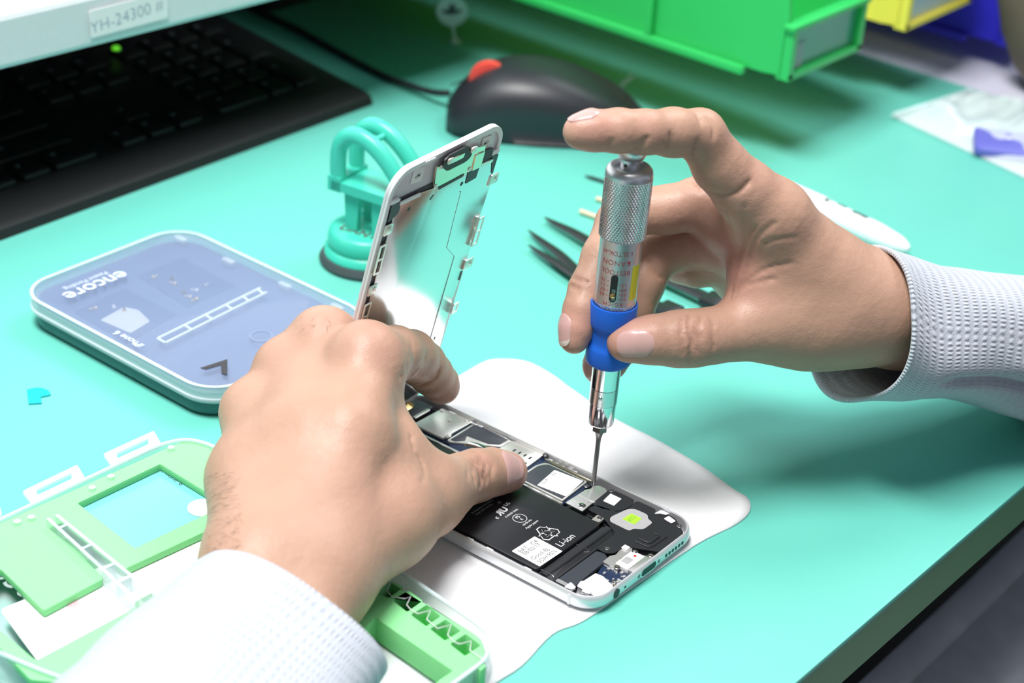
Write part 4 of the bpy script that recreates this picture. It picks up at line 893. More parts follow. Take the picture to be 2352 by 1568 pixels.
# hinge tabs on the far edge
for Q in (((50, 1132), (178, 1070), (197, 1102), (72, 1160)), ((236, 1046), (354, 992), (372, 1024), (256, 1074)), ((-90, 1200), (-2, 1156), (6, 1186), (-80, 1226))):
    P = np.array(gl_(.011, Q)); c = P.mean(0); hole = c+(P-c)*np.array([[.62, .30]]*4)
    e1 = P[1]-P[0]; 
    s = MB(); s.mesh(flat_mesh([rpoly(P, .0012), rpoly(hole, .0004)], .0016, .0004), Matrix.Translation((0, 0, .0104))); s.build('hinge_tab', K['clear2'], oc)
for px, py in ((40, 1200), (72, 1190), (212, 1122), (255, 1096), (393, 1030)):
    c = gl_(.0125, ((px, py),))[0]; MB().lathe([(.0013, 0), (.0013, .0014)], c=(c[0], c[1], .0118), seg=16).build('locating_stud', K['clear2'], oc)
# ladder divider through the slot
a, b = np.array(gl_(.010, ((132, 1210),))[0]), np.array(gl_(.013, ((352, 1374),))[0]); a2, b2 = np.array(gl_(.010, ((112, 1218),))[0]), np.array(gl_(.013, ((316, 1392),))[0])
s = MB()
for p, q in ((a, b), (a2, b2)):
    d = q-p; L = np.linalg.norm(d); s.box((0, 0, 0), (L, .0013, .0055), Matrix.Translation((*((p+q)/2), .0125)) @ Matrix.Rotation(math.atan2(d[1], d[0]), 4, 'Z'))
for t in (.12, .38, .62, .78, .98):
    p, q = a+(b-a)*t, a2+(b2-a2)*t; d = q-p; s.box((0, 0, 0), (np.linalg.norm(d), .0012, .005), Matrix.Translation((*((p+q)/2), .0125)) @ Matrix.Rotation(math.atan2(d[1], d[0]), 4, 'Z'))
s.build('ladder_divider', K['clear2'], oc)
# compartment half at the right: foam with pockets
RT, RB_ = .0122, .0030
P = [C2(-37.5, 118), C2(-44, 50), C2(-45, 12), C2(-50, 5.5), C2(-62, 3.5), C2(-92, 6), C2(-92, 30), C2(-95, 62), C2(-80, 110)]
pock = []
def pq(*pts): return [C2(*((at(px, py, RT)*1000)[:2])) for px, py in pts]
pock += [pq((868, 1362), (897, 1335), (925, 1348), (893, 1372)), pq((903, 1378), (938, 1357), (969, 1380), (935, 1404)), pq((944, 1411), (980, 1388), (1012, 1414), (979, 1437)), pq((988, 1443), (1024, 1422), (1058, 1448), (1004, 1457)), pq((1034, 1478), (1072, 1455), (1104, 1480), (1050, 1492))]
pock[3] = pq((988, 1443), (1024, 1422), (1058, 1448), (1022, 1470)); pock[4] = pq((1034, 1478), (1070, 1455), (1104, 1481), (1068, 1505))
big = pq((862, 1418), (1040, 1540), (1012, 1558), (920, 1640), (780, 1500))
sm = pq((1092, 1527), (1105, 1518), (1117, 1528), (1104, 1540))
s = MB(); s.mesh(flat_mesh([rpoly(P, .003)]+[rpoly(h, .0006) for h in pock]+[rpoly(big, .0006), rpoly(sm, .0004)], RT-RB_, .0003), Matrix.Translation((0, 0, RB_))); s.build('pocket_foam', K['foam'], oc)
s = MB(); z = .0126
pts = [(855, 1360), (885, 1344), (897, 1339), (889, 1358), (900, 1372), (930, 1377), (943, 1372), (934, 1391), (946, 1405), (960, 1411), (989, 1404), (980, 1424), (996, 1438), (1005, 1445), (1036, 1437), (1028, 1460), (1042, 1475), (1055, 1481), (1082, 1474), (1079, 1495), (1100, 1510), (1117, 1522)]
s.tube([(*pq(p)[0], z) for p in pts], .00022, 6); s.build('zigzag_strip', K['wirec'], oc)
for k in range(5):
    h = pock[k]; c = np.mean(h, 0); s = MB(); s.prism(rpoly(c+(np.array(h)-c)*.98, .0006), .0026, .0032); s.build('pocket_floor', K['slug'] if k < 2 else K['foam'], oc)
# ================================================================ the worker: signed distance fields turned into one smooth skin
def smin(a, b, k):
    h = np.maximum(k-np.abs(a-b), 0)/k
    return np.minimum(a, b)-h*h*k*.25
class Field:
    "distance field in millimetres on a grid in axes (right, down, away) seen from the camera, or in world axes"
    def __init__(s, lo, hi, h):
        s.lo = np.array(lo, float); s.h = h; s.n = np.ceil((np.array(hi)-s.lo)/h).astype(int)+1
        s.F = np.full(s.n, 60.0, np.float32)
    def sub(s, pts, pad):
        P = np.asarray(pts); a = np.clip(np.floor((P.min(0)-pad-s.lo)/s.h).astype(int), 0, s.n-1); b = np.clip(np.ceil((P.max(0)+pad-s.lo)/s.h).astype(int)+1, 1, s.n)
        sl = tuple(slice(i, j) for i, j in zip(a, b))
        ax = [s.lo[k]+s.h*np.arange(a[k], b[k], dtype=np.float32) for k in range(3)]
        X = np.meshgrid(*ax, indexing='ij')
        return sl, np.stack(X, -1).astype(np.float32)
    def cone(s, F, a, b, ra, rb, k, flat=None):
        a, b = np.array(a, np.float32), np.array(b, np.float32); pad = max(ra, rb)+k+3
        sl, X = s.sub([a, b], pad)
        if 0 in X.shape: return
        ba = b-a; L = float(ba@ba)+1e-9
        t = np.clip(((X-a)@ba)/L, 0, 1)
        v = X-a-t[..., None]*ba
        if flat is not None:
            nrm, sc = flat; nrm = np.array(nrm, np.float32); nrm /= np.linalg.norm(nrm); q = v@nrm; v = v+(q*(1/sc-1))[..., None]*nrm
        d = np.sqrt((v*v).sum(-1))-(ra+(rb-ra)*t)
        F[sl] = smin(F[sl], d, k)
    def chain(s, F, P, k, k0=None):
        for i in range(len(P)-1): s.cone(F, P[i][:3], P[i+1][:3], P[i][3], P[i+1][3], k)
    def carve(s, F, pts, r, k):
        pts = [np.array(p, np.float32) for p in pts]
        for a, b in zip(pts[:-1], pts[1:]):
            sl, X = s.sub([a, b], r+k+2); ba = b-a; t = np.clip(((X-a)@ba)/(float(ba@ba)+1e-9), 0, 1); v = X-a-t[..., None]*ba
            d = np.sqrt((v*v).sum(-1))-r; F[sl] = -smin(-F[sl], d, k)
    def surface(s, F, relax=2):
        F = F.astype(np.float64); n = F.shape; ins = F < 0
        corners = [(i, j, k) for i in (0, 1) for j in (0, 1) for k in (0, 1)]
        cnt = np.zeros([q-1 for q in n], int)
        for c in corners: cnt += ins[c[0]:n[0]-1+c[0], c[1]:n[1]-1+c[1], c[2]:n[2]-1+c[2]]
        act = (cnt > 0) & (cnt < 8); idx = -np.ones(act.shape, np.int64); I = np.argwhere(act); idx[act] = np.arange(len(I))
        acc = np.zeros((len(I), 3)); num = np.zeros(len(I))
        for axq in range(3):
            for c in [c for c in corners if c[axq] == 0]:
                p = I+np.array(c); e = np.zeros(3, int); e[axq] = 1; q = p+e
                fa = F[p[:, 0], p[:, 1], p[:, 2]]; fb = F[q[:, 0], q[:, 1], q[:, 2]]; m = (fa < 0) != (fb < 0)
                t = np.where(m, fa/np.where(m, fa-fb, 1), 0); pos = p+t[:, None]*e
                acc += np.where(m[:, None], pos, 0); num += m
        V = acc/num[:, None]; Q = []
        for axq in range(3):
            u, v = [(1, 2), (2, 0), (0, 1)][axq]
            sa = [slice(None)]*3; sb = [slice(None)]*3; sa[axq] = slice(0, n[axq]-1); sb[axq] = slice(1, n[axq])
            m = ins[tuple(sa)] != ins[tuple(sb)]; first = ins[tuple(sa)]
            E = np.argwhere(m); E = E[(E[:, u] > 0) & (E[:, v] > 0) & (E[:, u] < n[u]-1) & (E[:, v] < n[v]-1)]
            fi = first[E[:, 0], E[:, 1], E[:, 2]]
            def cell(du, dv):
                c = E.copy(); c[:, u] += du; c[:, v] += dv; return idx[c[:, 0], c[:, 1], c[:, 2]]
            q = np.stack([cell(-1, -1), cell(0, -1), cell(0, 0), cell(-1, 0)], 1)
            q[~fi] = q[~fi][:, ::-1]; Q.append(q)
        Q = np.vstack(Q); Q = Q[(Q >= 0).all(1)]
        E = np.vstack([Q[:, [0, 1]], Q[:, [1, 2]], Q[:, [2, 3]], Q[:, [3, 0]]])
        for lam in (.5, -.52)*relax:
            S = np.zeros_like(V); N = np.zeros(len(V)); np.add.at(S, E[:, 0], V[E[:, 1]]); np.add.at(S, E[:, 1], V[E[:, 0]]); np.add.at(N, E[:, 0], 1); np.add.at(N, E[:, 1], 1)
            V = V+lam*(S/np.maximum(N, 1)[:, None]-V)
        return s.lo+V*s.h, Q
CB = np.stack([RGT, -UPV, FWD], 1)          # camera-axis millimetres -> world directions
def cm(px, py, d): return np.array([(px-1176)/FPX*d, (py-784)/FPX*d, d])
def J(px, py, d, r): return (*cm(px, py, d), r)
def to_world(V): return CAM_C+(np.asarray(V)@CB.T)*mm
def w2c(P): return ((np.asarray(P)-CAM_C)@CB)/mm
TONE = []     # (world point, radius mm, redness, darkness)
def tone(p, r, red=0.0, dark=0.0): TONE.append((np.array(p[:3]), r, red, dark))
def sample(fd, T, q):
    g = (np.asarray(q)-fd.lo)/fd.h; g = np.clip(g, 0, np.array(fd.n)-1.001); i = g.astype(int); t = g-i; v = 0.0
    for a in (0, 1):
        for b in (0, 1):
            for e in (0, 1): v += T[i[0]+a, i[1]+b, i[2]+e]*(t[0] if a else 1-t[0])*(t[1] if b else 1-t[1])*(t[2] if e else 1-t[2])
    return v
def hit(fd, T, px, py, d0, d1):
    "first skin point of the hand met on a line of sight"
    d = d0
    while d < d1:
        v = sample(fd, T, cm(px, py, d))
        if v < .05: return cm(px, py, d)
        d += max(.25, min(v*.8, 4))
    return None
def build_hand(fingers, palm, lo, hi, h, kp=9.0, kf=2.5, kj=7.0, creases=(), lines=()):
    fd = Field(lo, hi, h)
    Pm = fd.F.copy()
    for a, b in palm: fd.cone(Pm, a[:3], b[:3], a[3], b[3], kp)
    T = Pm.copy()
    for ch in fingers:
        Fg = np.full(fd.n, 60.0, np.float32); fd.chain(Fg, ch, kf)
        T = np.minimum(T, smin(Pm, Fg, kj))
    for pts, r, k in creases: fd.carve(T, [p[:3] for p in pts], r, k)
    T0 = T.copy()
    for pts, r in lines:
        P = smoothline([(*q, 0) for q in pts], 5)
        H = [hit(fd, T0, q[0], q[1], fd.lo[2]+2, fd.lo[2]+fd.h*(fd.n[2]-2)) for q in P]; H = [q for q in H if q is not None]
        for a, b in zip(H[:-1], H[1:]):
            if np.linalg.norm(a-b) < 9: fd.carve(T, [a, b], r*.62, 1.2)
    V, Q = fd.surface(T); return V, Q, fd, T
# ---------------------------------------------------------------- right hand (holds the screwdriver)
R_idx = [J(1333, 303, 610, 5.9), J(1362, 300, 611, 6.7), J(1420, 300, 613, 7.2), J(1480, 303, 616, 7.3), J(1545, 304, 624, 8.2), J(1608, 309, 632, 8.7), J(1654, 380, 640, 9.6), J(1712, 440, 647, 11.2), J(1775, 500, 655, 13.0)]
R_thb = [J(1436, 787, 650, 6.6), J(1458, 783, 650, 7.5), J(1500, 780, 651, 8.6), J(1556, 778, 653, 9.9), J(1595, 776, 655, 10.1), J(1640, 770, 658, 9.9), J(1690, 760, 662, 10.6), J(1775, 742, 668, 13.0)]
R_mid = [J(1319, 779, 656, 5.3), J(1325, 752, 656, 6.0), J(1338, 712, 657, 6.8), J(1352, 665, 660, 7.1), J(1385, 590, 665, 7.6), J(1422, 512, 671, 8.4), J(1470, 484, 674, 8.4), J(1530, 482, 673, 8.8), J(1610, 468, 672, 10), J(1690, 500, 672, 12.2)]
R_rng = [J(1380, 842, 677, 6.8), J(1392, 828, 678, 7.6), J(1420, 790, 681, 7.9), J(1448, 722, 684, 8.2), J(1472, 650, 686, 8.7), J(1500, 590, 688, 8.9), J(1580, 555, 688, 9.6), J(1665, 545, 686, 11.5)]
R_lit = [J(1655, 585, 690, 6.6), J(1632, 600, 693, 7.2), J(1600, 612, 696, 7.7), J(1568, 598, 700, 8.6), J(1600, 570, 702, 9.0), J(1668, 585, 704, 10.5)]
wr1, wr2 = J(2000, 709, 681, 17.8), J(2003, 702, 702, 18.0)
R_palm = [(J(1775, 500, 655, 13.0), J(1845, 600, 668, 15.5)), (J(1845, 600, 668, 15.5), J(1920, 668, 675, 18.5)), (J(1920, 668, 675, 18.5), wr1),
          (J(1690, 500, 672, 12.2), J(1800, 600, 685, 14)), (J(1800, 600, 685, 14), J(1980, 692, 690, 17)),
          (J(1665, 545, 686, 11.5), J(1800, 640, 695, 14)), (J(1800, 640, 695, 14), J(1980, 695, 697, 17)),
          (J(1668, 585, 704, 10.5), J(1725, 636, 703, 11.5)), (J(1725, 636, 703, 11.5), J(1840, 690, 704, 16)), (J(1840, 690, 704, 16), wr2),
          (J(1775, 742, 668, 13.0), J(1840, 742, 672, 15.2)), (J(1840, 742, 672, 15.2), J(1920, 725, 677, 17.5)), (J(1920, 725, 677, 17.5), wr1),
          (J(1752, 545, 662, 9.5), J(1742, 640, 664, 8.5)), (J(1742, 640, 664, 8.5), J(1742, 712, 666, 10.5)),
          (J(1800, 590, 666, 13), J(1800, 690, 669, 14)), (J(1860, 640, 672, 16), J(1870, 720, 675, 15.5)), (J(1742, 640, 672, 8), J(1800, 660, 684, 14)),
          (wr1, J(2075, 742, 700, 15.5)), (wr2, J(2075, 742, 718, 15.5)), (J(2075, 742, 700, 15.5), J(2420, 806, 744, 16)), (J(2075, 742, 718, 15.5), J(2420, 806, 756, 16))]
def arcc(p, ax_, r, a0, a1, n_=7):
    "crease line wrapped round a finger at p; ax_ is the finger direction"
    p = np.array(p[:3]); ax_ = np.array(ax_, float); ax_ /= np.linalg.norm(ax_); e = np.array([0, 0, -1.0]); e = e-ax_*(e@ax_); e /= np.linalg.norm(e); f = np.cross(ax_, e)
    return [p+r*(e*math.cos(t)+f*math.sin(t)) for t in np.linspace(a0, a1, n_)]
def dirn(a, b): return np.array(b[:3])-np.array(a[:3])
R_cr = []
R_ln = [([(1573, 372), (1590, 362), (1600, 345), (1598, 325)], .5), ([(1536, 345), (1541, 325), (1538, 305)], .32), ([(1470, 346), (1478, 332), (1484, 316)], .6), ([(1462, 344), (1468, 326)], .35),
        ([(1577, 402), (1590, 425), (1625, 442), (1665, 447), (1700, 437), (1722, 416)], .75), ([(1734, 522), (1713, 551), (1706, 576), (1689, 625), (1674, 690)], .8), ([(1780, 512), (1744, 539), (1731, 564), (1707, 643), (1684, 686)], .42),
        ([(1710, 470), (1713, 533)], .4), ([(1664, 480), (1676, 524)], .4), ([(1701, 655), (1740, 628), (1774, 612), (1820, 604)], .24), ([(1690, 668), (1730, 650), (1780, 640)], .2), ([(1755, 560), (1790, 548), (1830, 546)], .2),
        ([(1586, 720), (1582, 750), (1588, 790), (1585, 826)], .42), ([(1611, 722), (1606, 770), (1611, 818)], .42), ([(1636, 735), (1640, 800)], .3), ([(1568, 730), (1565, 775), (1570, 815)], .32), ([(1598, 735), (1596, 775), (1599, 812)], .3),
        ([(1302, 628), (1322, 640), (1350, 648)], .42), ([(1308, 655), (1330, 664)], .3), ([(1489, 592), (1505, 625), (1524, 640)], .6), ([(1625, 268), (1640, 292), (1638, 318)], .3), ([(1600, 262), (1612, 285)], .25), ([(1400, 340), (1404, 322)], .25)]
VR, QR, fR, TR_ = build_hand([R_idx, R_thb, R_mid, R_rng, R_lit], R_palm, (cm(1250, 230, 610)[0]-14, cm(1250, 225, 620)[1]-14, 588), (cm(2300, 900, 760)[0], cm(1250, 980, 700)[1], 792), .92, creases=R_cr, lines=R_ln)
for P, r in ((R_idx[1], 11), (R_thb[1], 12), (R_mid[1], 11), (R_rng[1], 11)): tone(to_world(P[:3]), r, .8, 0)
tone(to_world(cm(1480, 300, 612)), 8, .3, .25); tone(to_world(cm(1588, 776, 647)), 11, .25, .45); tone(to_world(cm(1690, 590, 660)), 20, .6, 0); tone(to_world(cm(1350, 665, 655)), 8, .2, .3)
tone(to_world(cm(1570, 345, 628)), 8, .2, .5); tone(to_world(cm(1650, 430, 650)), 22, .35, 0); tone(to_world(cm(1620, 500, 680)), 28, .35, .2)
# ---------------------------------------------------------------- left hand (steadies the phone)
L_idx = [J(1017, 890, 704, 6.3), J(1010, 880, 702, 7.2), J(990, 858, 694, 8.0), J(970, 836, 686, 8.6), J(944, 816, 674, 9.2), J(905, 812, 657, 9.9), J(845, 832, 637, 12.0)]
L_mid = [J(905, 900, 742, 7), J(880, 866, 729, 8.2), J(838, 822, 707, 8.8), J(796, 800, 687, 9.6), J(752, 802, 656, 12.2)]
L_rng = [J(850, 930, 730, 7), J(820, 890, 715, 8), J(770, 850, 700, 8.8), J(735, 840, 680, 9.5), J(678, 868, 653, 11.8)]
L_lit = [J(760, 990, 705, 6.4), J(735, 960, 702, 7.2), J(690, 930, 688, 8.0), J(650, 920, 668, 9), J(600, 955, 645, 11)]
L_thb = [J(1168, 1084, 679, 6.9), J(1158, 1084, 678, 7.6), J(1128, 1084, 673, 8.7), J(1092, 1092, 666, 9.5), J(1060, 1102, 659, 9.5), J(1030, 1117, 650, 10.4), J(980, 1140, 640, 13.0)]
lw1, lw2 = J(722, 1325, 588, 17), J(590, 1290, 584, 16.5)
L_palm = [(J(845, 832, 637, 12.0), J(795, 1000, 614, 14)), (J(795, 1000, 614, 14), lw1), (J(752, 802, 656, 12.2), J(700, 1000, 618, 14)), (J(700, 1000, 618, 14), J(675, 1300, 584, 17)),
          (J(678, 868, 653, 11.8), J(640, 1050, 620, 14)), (J(640, 1050, 620, 14), J(625, 1295, 583, 17)), (J(600, 955, 645, 11), J(577, 1100, 618, 14)), (J(577, 1100, 618, 14), lw2),
          (J(980, 1140, 640, 13.0), J(890, 1190, 618, 16)), (J(890, 1190, 618, 16), lw1), (J(866, 930, 638, 9), J(908, 1040, 632, 9.5)), (J(908, 1040, 632, 9.5), J(968, 1105, 638, 11)), (J(830, 1050, 620, 13), J(880, 1130, 622, 13)),
          (J(800, 960, 632, 12), J(640, 980, 640, 11)), (lw1, J(640, 1520, 556, 16.5)), (lw2, J(535, 1480, 556, 16.5)), (J(640, 1520, 556, 16.5), J(460, 1790, 488, 15)), (J(535, 1480, 556, 16.5), J(400, 1740, 488, 15))]
L_cr = []
L_ln = [([(1108, 1050), (1100, 1075), (1108, 1100), (1101, 1122)], .55), ([(1121, 1056), (1113, 1085), (1119, 1110)], .5), ([(1133, 1064), (1127, 1092)], .4), ([(1090, 1060), (1086, 1085), (1093, 1110)], .45), ([(1099, 1092), (1118, 1098)], .4), ([(1076, 1068), (1074, 1100)], .3),
        ([(928, 785), (938, 815), (935, 845), (920, 866)], .5), ([(944, 784), (952, 815)], .3), ([(1012, 846), (998, 871), (962, 888)], .55), ([(985, 812), (968, 836), (940, 868)], .35), ([(960, 1045), (975, 1075), (970, 1110)], .35), ([(945, 1000), (950, 1030)], .3)]
L_palm += [(J(836, 806, 632, 9.3), J(836, 812, 632, 9.3)), (J(738, 770, 651, 9.8), J(742, 780, 650, 9.8)), (J(648, 842, 650, 9.6), J(655, 852, 649, 9.6)), (J(568, 938, 643, 8.8), J(574, 948, 642, 8.8))]
VL, QL, fL, TL_ = build_hand([L_idx, L_mid, L_rng, L_lit, L_thb], L_palm, (cm(430, 700, 560)[0]-14, cm(700, 690, 680)[1]-6, 500), (cm(1240, 700, 690)[0], cm(700, 1640, 545)[1], 748), 1.0, creases=L_cr, lines=L_ln, kp=8)
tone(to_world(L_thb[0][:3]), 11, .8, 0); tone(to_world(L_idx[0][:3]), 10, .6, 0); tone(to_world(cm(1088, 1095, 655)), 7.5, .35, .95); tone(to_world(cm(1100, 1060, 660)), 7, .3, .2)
for x, y, d in ((845, 800, 628), (752, 760, 648), (675, 840, 645)): tone(to_world(cm(x, y, d)), 13, .30, 0)
tone(to_world(cm(800, 1150, 605)), 25, .18, 0); tone(to_world(cm(590, 1180, 600)), 18, .12, 0)
# ---------------------------------------------------------------- shoulders, neck and head (behind the picture's edge), coarse
el_R, el_L = np.array([.40, -.19, .04]), np.array([-.30, -.045, .035])
sh_R, sh_L = np.array([.24, -.46, .32]), np.array([-.14, -.50, .32])
fb = Field((-380, -760, -240), (480, 0, 760), 9.0)
B = fb.F.copy()
A_ = lambda p, r: (*(np.array(p)*1000), r)
armR0 = to_world(cm(2420, 790, 752)); armL0 = to_world(cm(425, 1760, 480))
for a, b in ((A_(armR0, 15), A_(el_R, 22)), (A_(el_R, 22), A_(sh_R, 40)), (A_(armL0, 15), A_(el_L, 22)), (A_(el_L, 22), A_(sh_L, 40)), (A_(sh_R, 50), A_((.05, -.52, .36), 62)), (A_(sh_L, 50), A_((.05, -.52, .36), 62)),
             (A_((.05, -.52, .34), 110), A_((.05, -.56, -.06), 120)), (A_((.05, -.52, .36), 55), A_((.05, -.45, .50), 50)), (A_((.05, -.44, .58), 74), A_((.05, -.41, .50), 52)), (A_((.05, -.42, .60), 76), A_((.05, -.47, .60), 78)), (A_((.05, -.345, .55), 12), A_((.05, -.355, .58), 9)),
             (A_((-.03, -.44, .56), 14), A_((-.032, -.44, .585), 15)), (A_((.13, -.44, .56), 14), A_((.132, -.44, .585), 15))):
    fb.cone(B, a[:3], b[:3], a[3], b[3], 22)
VB, QB = fb.surface(B)
VB = VB*mm
person = thing('person', 'person in a grey knit sweater repairing the opened phone with both hands', 'person', (.05, -.52, -.74))
VLw = to_world(VL); mL = (VLw[:, 0] > -.17) & (VLw[:, 0] < -.03) & (VLw[:, 1] > 0) & (VLw[:, 1] < .176); VLw[mL, 2] = np.maximum(VLw[mL, 2], .0160); VLw[:, 2] = np.maximum(VLw[:, 2], .0016)
Vs = [to_world(VR), VLw, VB]; Qs = []; n_ = 0
for V, Q in zip(Vs, (QR, QL, QB)): Qs.append(Q+n_); n_ += len(V)
V = np.vstack(Vs); Q = np.vstack(Qs)
Vl = V-np.array([.05, -.52, -.74])
me = bpy.data.meshes.new('body'); me.vertices.add(len(Vl)); me.vertices.foreach_set('co', Vl.astype(np.float32).ravel())
me.loops.add(len(Q)*4); me.loops.foreach_set('vertex_index', Q.astype(np.int32).ravel()); me.polygons.add(len(Q)); me.polygons.foreach_set('loop_start', np.arange(0, len(Q)*4, 4, dtype=np.int32))
me.update(calc_edges=True); me.validate(); me.shade_smooth()
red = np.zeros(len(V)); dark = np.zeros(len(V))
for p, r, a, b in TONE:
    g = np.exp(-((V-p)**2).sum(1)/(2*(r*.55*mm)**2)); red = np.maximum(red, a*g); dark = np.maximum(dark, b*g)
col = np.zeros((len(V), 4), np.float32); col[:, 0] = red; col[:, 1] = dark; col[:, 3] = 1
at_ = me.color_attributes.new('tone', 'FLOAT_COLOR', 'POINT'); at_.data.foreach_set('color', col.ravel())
def skin_mat():
    m, N, L, b = newmat('skin')
    b.inputs['Roughness'].default_value = .46; b.inputs['Specular IOR Level'].default_value = .38
    b.inputs['Subsurface Weight'].default_value = .12; b.inputs['Subsurface Radius'].default_value = (1.0, .35, .2); b.inputs['Subsurface Scale'].default_value = .0025
    at2 = N.new('ShaderNodeVertexColor'); at2.layer_name = 'tone'; sp_ = N.new('ShaderNodeSeparateColor'); L.new(at2.outputs[0], sp_.inputs[0])
    tc = N.new('ShaderNodeTexCoord')
    n1 = N.new('ShaderNodeTexNoise'); n1.inputs['Scale'].default_value = 55; n1.inputs['Detail'].default_value = 5; L.new(tc.outputs['Object'], n1.inputs['Vector'])
    base = N.new('ShaderNodeMix'); base.data_type = 'RGBA'; base.inputs[6].default_value = (.43, .255, .178, 1); base.inputs[7].default_value = (.52, .32, .235, 1); L.new(n1.outputs[0], base.inputs[0])
    mr = N.new('ShaderNodeMix'); mr.data_type = 'RGBA'; mr.inputs[7].default_value = (.56, .255, .22, 1); L.new(base.outputs[2], mr.inputs[6]); L.new(sp_.outputs[0], mr.inputs[0])
    n3 = N.new('ShaderNodeTexNoise'); n3.inputs['Scale'].default_value = 480; n3.inputs['Detail'].default_value = 3; L.new(tc.outputs['Object'], n3.inputs['Vector'])
    cr = N.new('ShaderNodeMapRange'); cr.inputs[1].default_value = .35; cr.inputs[2].default_value = .75; L.new(n3.outputs[0], cr.inputs[0])
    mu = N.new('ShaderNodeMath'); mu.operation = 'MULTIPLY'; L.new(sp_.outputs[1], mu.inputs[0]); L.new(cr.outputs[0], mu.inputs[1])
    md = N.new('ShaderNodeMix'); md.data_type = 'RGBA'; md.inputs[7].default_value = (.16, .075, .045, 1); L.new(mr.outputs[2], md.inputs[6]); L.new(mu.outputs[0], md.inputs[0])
    L.new(md.outputs[2], b.inputs['Base Color'])
    v1 = N.new('ShaderNodeTexVoronoi'); v1.feature = 'DISTANCE_TO_EDGE'; v1.inputs['Scale'].default_value = 900; L.new(tc.outputs['Object'], v1.inputs['Vector'])
    n2 = N.new('ShaderNodeTexNoise'); n2.inputs['Scale'].default_value = 420; n2.inputs['Detail'].default_value = 5; L.new(tc.outputs['Object'], n2.inputs['Vector'])
    n4 = N.new('ShaderNodeTexNoise'); n4.inputs['Scale'].default_value = 95; n4.inputs['Detail'].default_value = 2; L.new(tc.outputs['Object'], n4.inputs['Vector'])
    a0 = N.new('ShaderNodeMath'); a0.operation = 'MULTIPLY_ADD'; a0.inputs[1].default_value = 2.2; L.new(n4.outputs[0], a0.inputs[0]); L.new(n2.outputs[0], a0.inputs[2])
    ad = N.new('ShaderNodeMath'); ad.operation = 'ADD'; L.new(a0.outputs[0], ad.inputs[0])
    mc = N.new('ShaderNodeMath'); mc.operation = 'MULTIPLY'; mc.inputs[1].default_value = .35; L.new(v1.outputs[0], mc.inputs[0]); L.new(mc.outputs[0], ad.inputs[1])
    bp = N.new('ShaderNodeBump'); bp.inputs['Strength'].default_value = .30; bp.inputs['Distance'].default_value = .0006; L.new(ad.outputs[0], bp.inputs['Height']); L.new(bp.outputs[0], b.inputs['Normal'])
    return m
K['skin'] = skin_mat(); K['nail'] = mat('fingernail', (.56, .345, .32), .30, noise=.06, scale=120, spec=.5); K['lunula'] = mat('nail_edge', (.74, .62, .56), .35)
me.materials.append(K['skin'])
body = bpy.data.objects.new('body', me); link(body, person); WM['body'] = WM[person.name]
# ---------------------------------------------------------------- fingernails: curved plates over each fingertip that shows one
def nail(fd, T, c, ax_, nrm, ln, wd, curve=1.0, free=.12, lift=.35):
    "c: centre of the nail (camera mm) near the skin, ax_: towards the fingertip, nrm: out of the nail"
    ax_ = np.array(ax_, float); ax_ /= np.linalg.norm(ax_); nrm = np.array(nrm, float); nrm -= ax_*(nrm@ax_); nrm /= np.linalg.norm(nrm); sd_ = np.cross(nrm, ax_)
    def skin(p):      # nearest skin point
        q = np.array(p, float)+nrm*1.0
        for _ in range(12):
            v = sample(fd, T, q); g = np.array([sample(fd, T, q+e)-sample(fd, T, q-e) for e in np.eye(3)*.6]); g /= np.linalg.norm(g)+1e-9
            q = q-g*v*.9
        return q, g
    nu, nv = 17, 19; top = np.zeros((nu, nv, 3)); bot = top.copy(); NN = top.copy()
    for i in range(nu):
        u = -1+2*i/(nu-1)
        for j in range(nv):
            v = -1+2*j/(nv-1)
            k = (1-abs(u)**4*.18) if v > 0 else (1-abs(u)**2.2*.30)
            x = u*wd/2*(1-max(0, -v)**5*.25-max(0, v)**6*.12); y = v*ln/2*k
            q, nn_ = skin(np.array(c)+sd_*x+ax_*y)
            e = min(1, (1-abs(u))*4, (1+v)*4)
            top[i, j] = q+nn_*lift*(.2+.8*e); bot[i, j] = q-nn_*.7; NN[i, j] = nn_
    s = MB(); n_ = nu*nv; G1 = to_world(top.reshape(-1, 3)); G2 = to_world(bot.reshape(-1, 3))
    F = []
    for i in range(nu-1):
        for j in range(nv-1): a = i*nv+j; F.append((a, a+1, a+nv+1, a+nv)); F.append((n_+a, n_+a+nv, n_+a+nv+1, n_+a+1))
    rim = [i*nv for i in range(nu)]+[(nu-1)*nv+j for j in range(1, nv)]+[i*nv+nv-1 for i in range(nu-2, -1, -1)]+[j for j in range(nv-2, 0, -1)]
    for a, b in zip(rim, rim[1:]+rim[:1]): F.append((a, b, n_+b, n_+a))
    s.add(np.vstack([G1, G2]), F); o = s.build('fingernail', K['nail'], person, world=True, smooth=60)
    if free:
        j0 = int(nv*(1-free)); t2 = top[:, j0:]+NN[:, j0:]*.07; s = MB(); s.grid(to_world(t2.reshape(-1, 3)).reshape(nu, nv-j0, 3)); b2 = top[:, j0:]-NN[:, j0:]*.05; s.grid(to_world(b2.reshape(-1, 3)).reshape(nu, nv-j0, 3)); s.build('nail_edge', K['lunula'], o, world=True, smooth=180)
    return o
nail(fR, TR_, cm(1457, 789, 643), (-1, .03, .05), (0, .12, -1), 14.2, 12.4, free=.0)
nail(fR, TR_, cm(1335, 272, 608), (-1, .02, -.05), (-.05, -1, -.28), 11.5, 9.2, free=0)
nail(fR, TR_, cm(1303, 758, 655), (-.13, 1, -.05), (-1, -.05, -.55), 11.5, 9.0, free=.16)
nail(fR, TR_, cm(1352, 850, 672), (.1, 1, -.2), (-1, .1, -.55), 10.0, 8.8, free=.16)
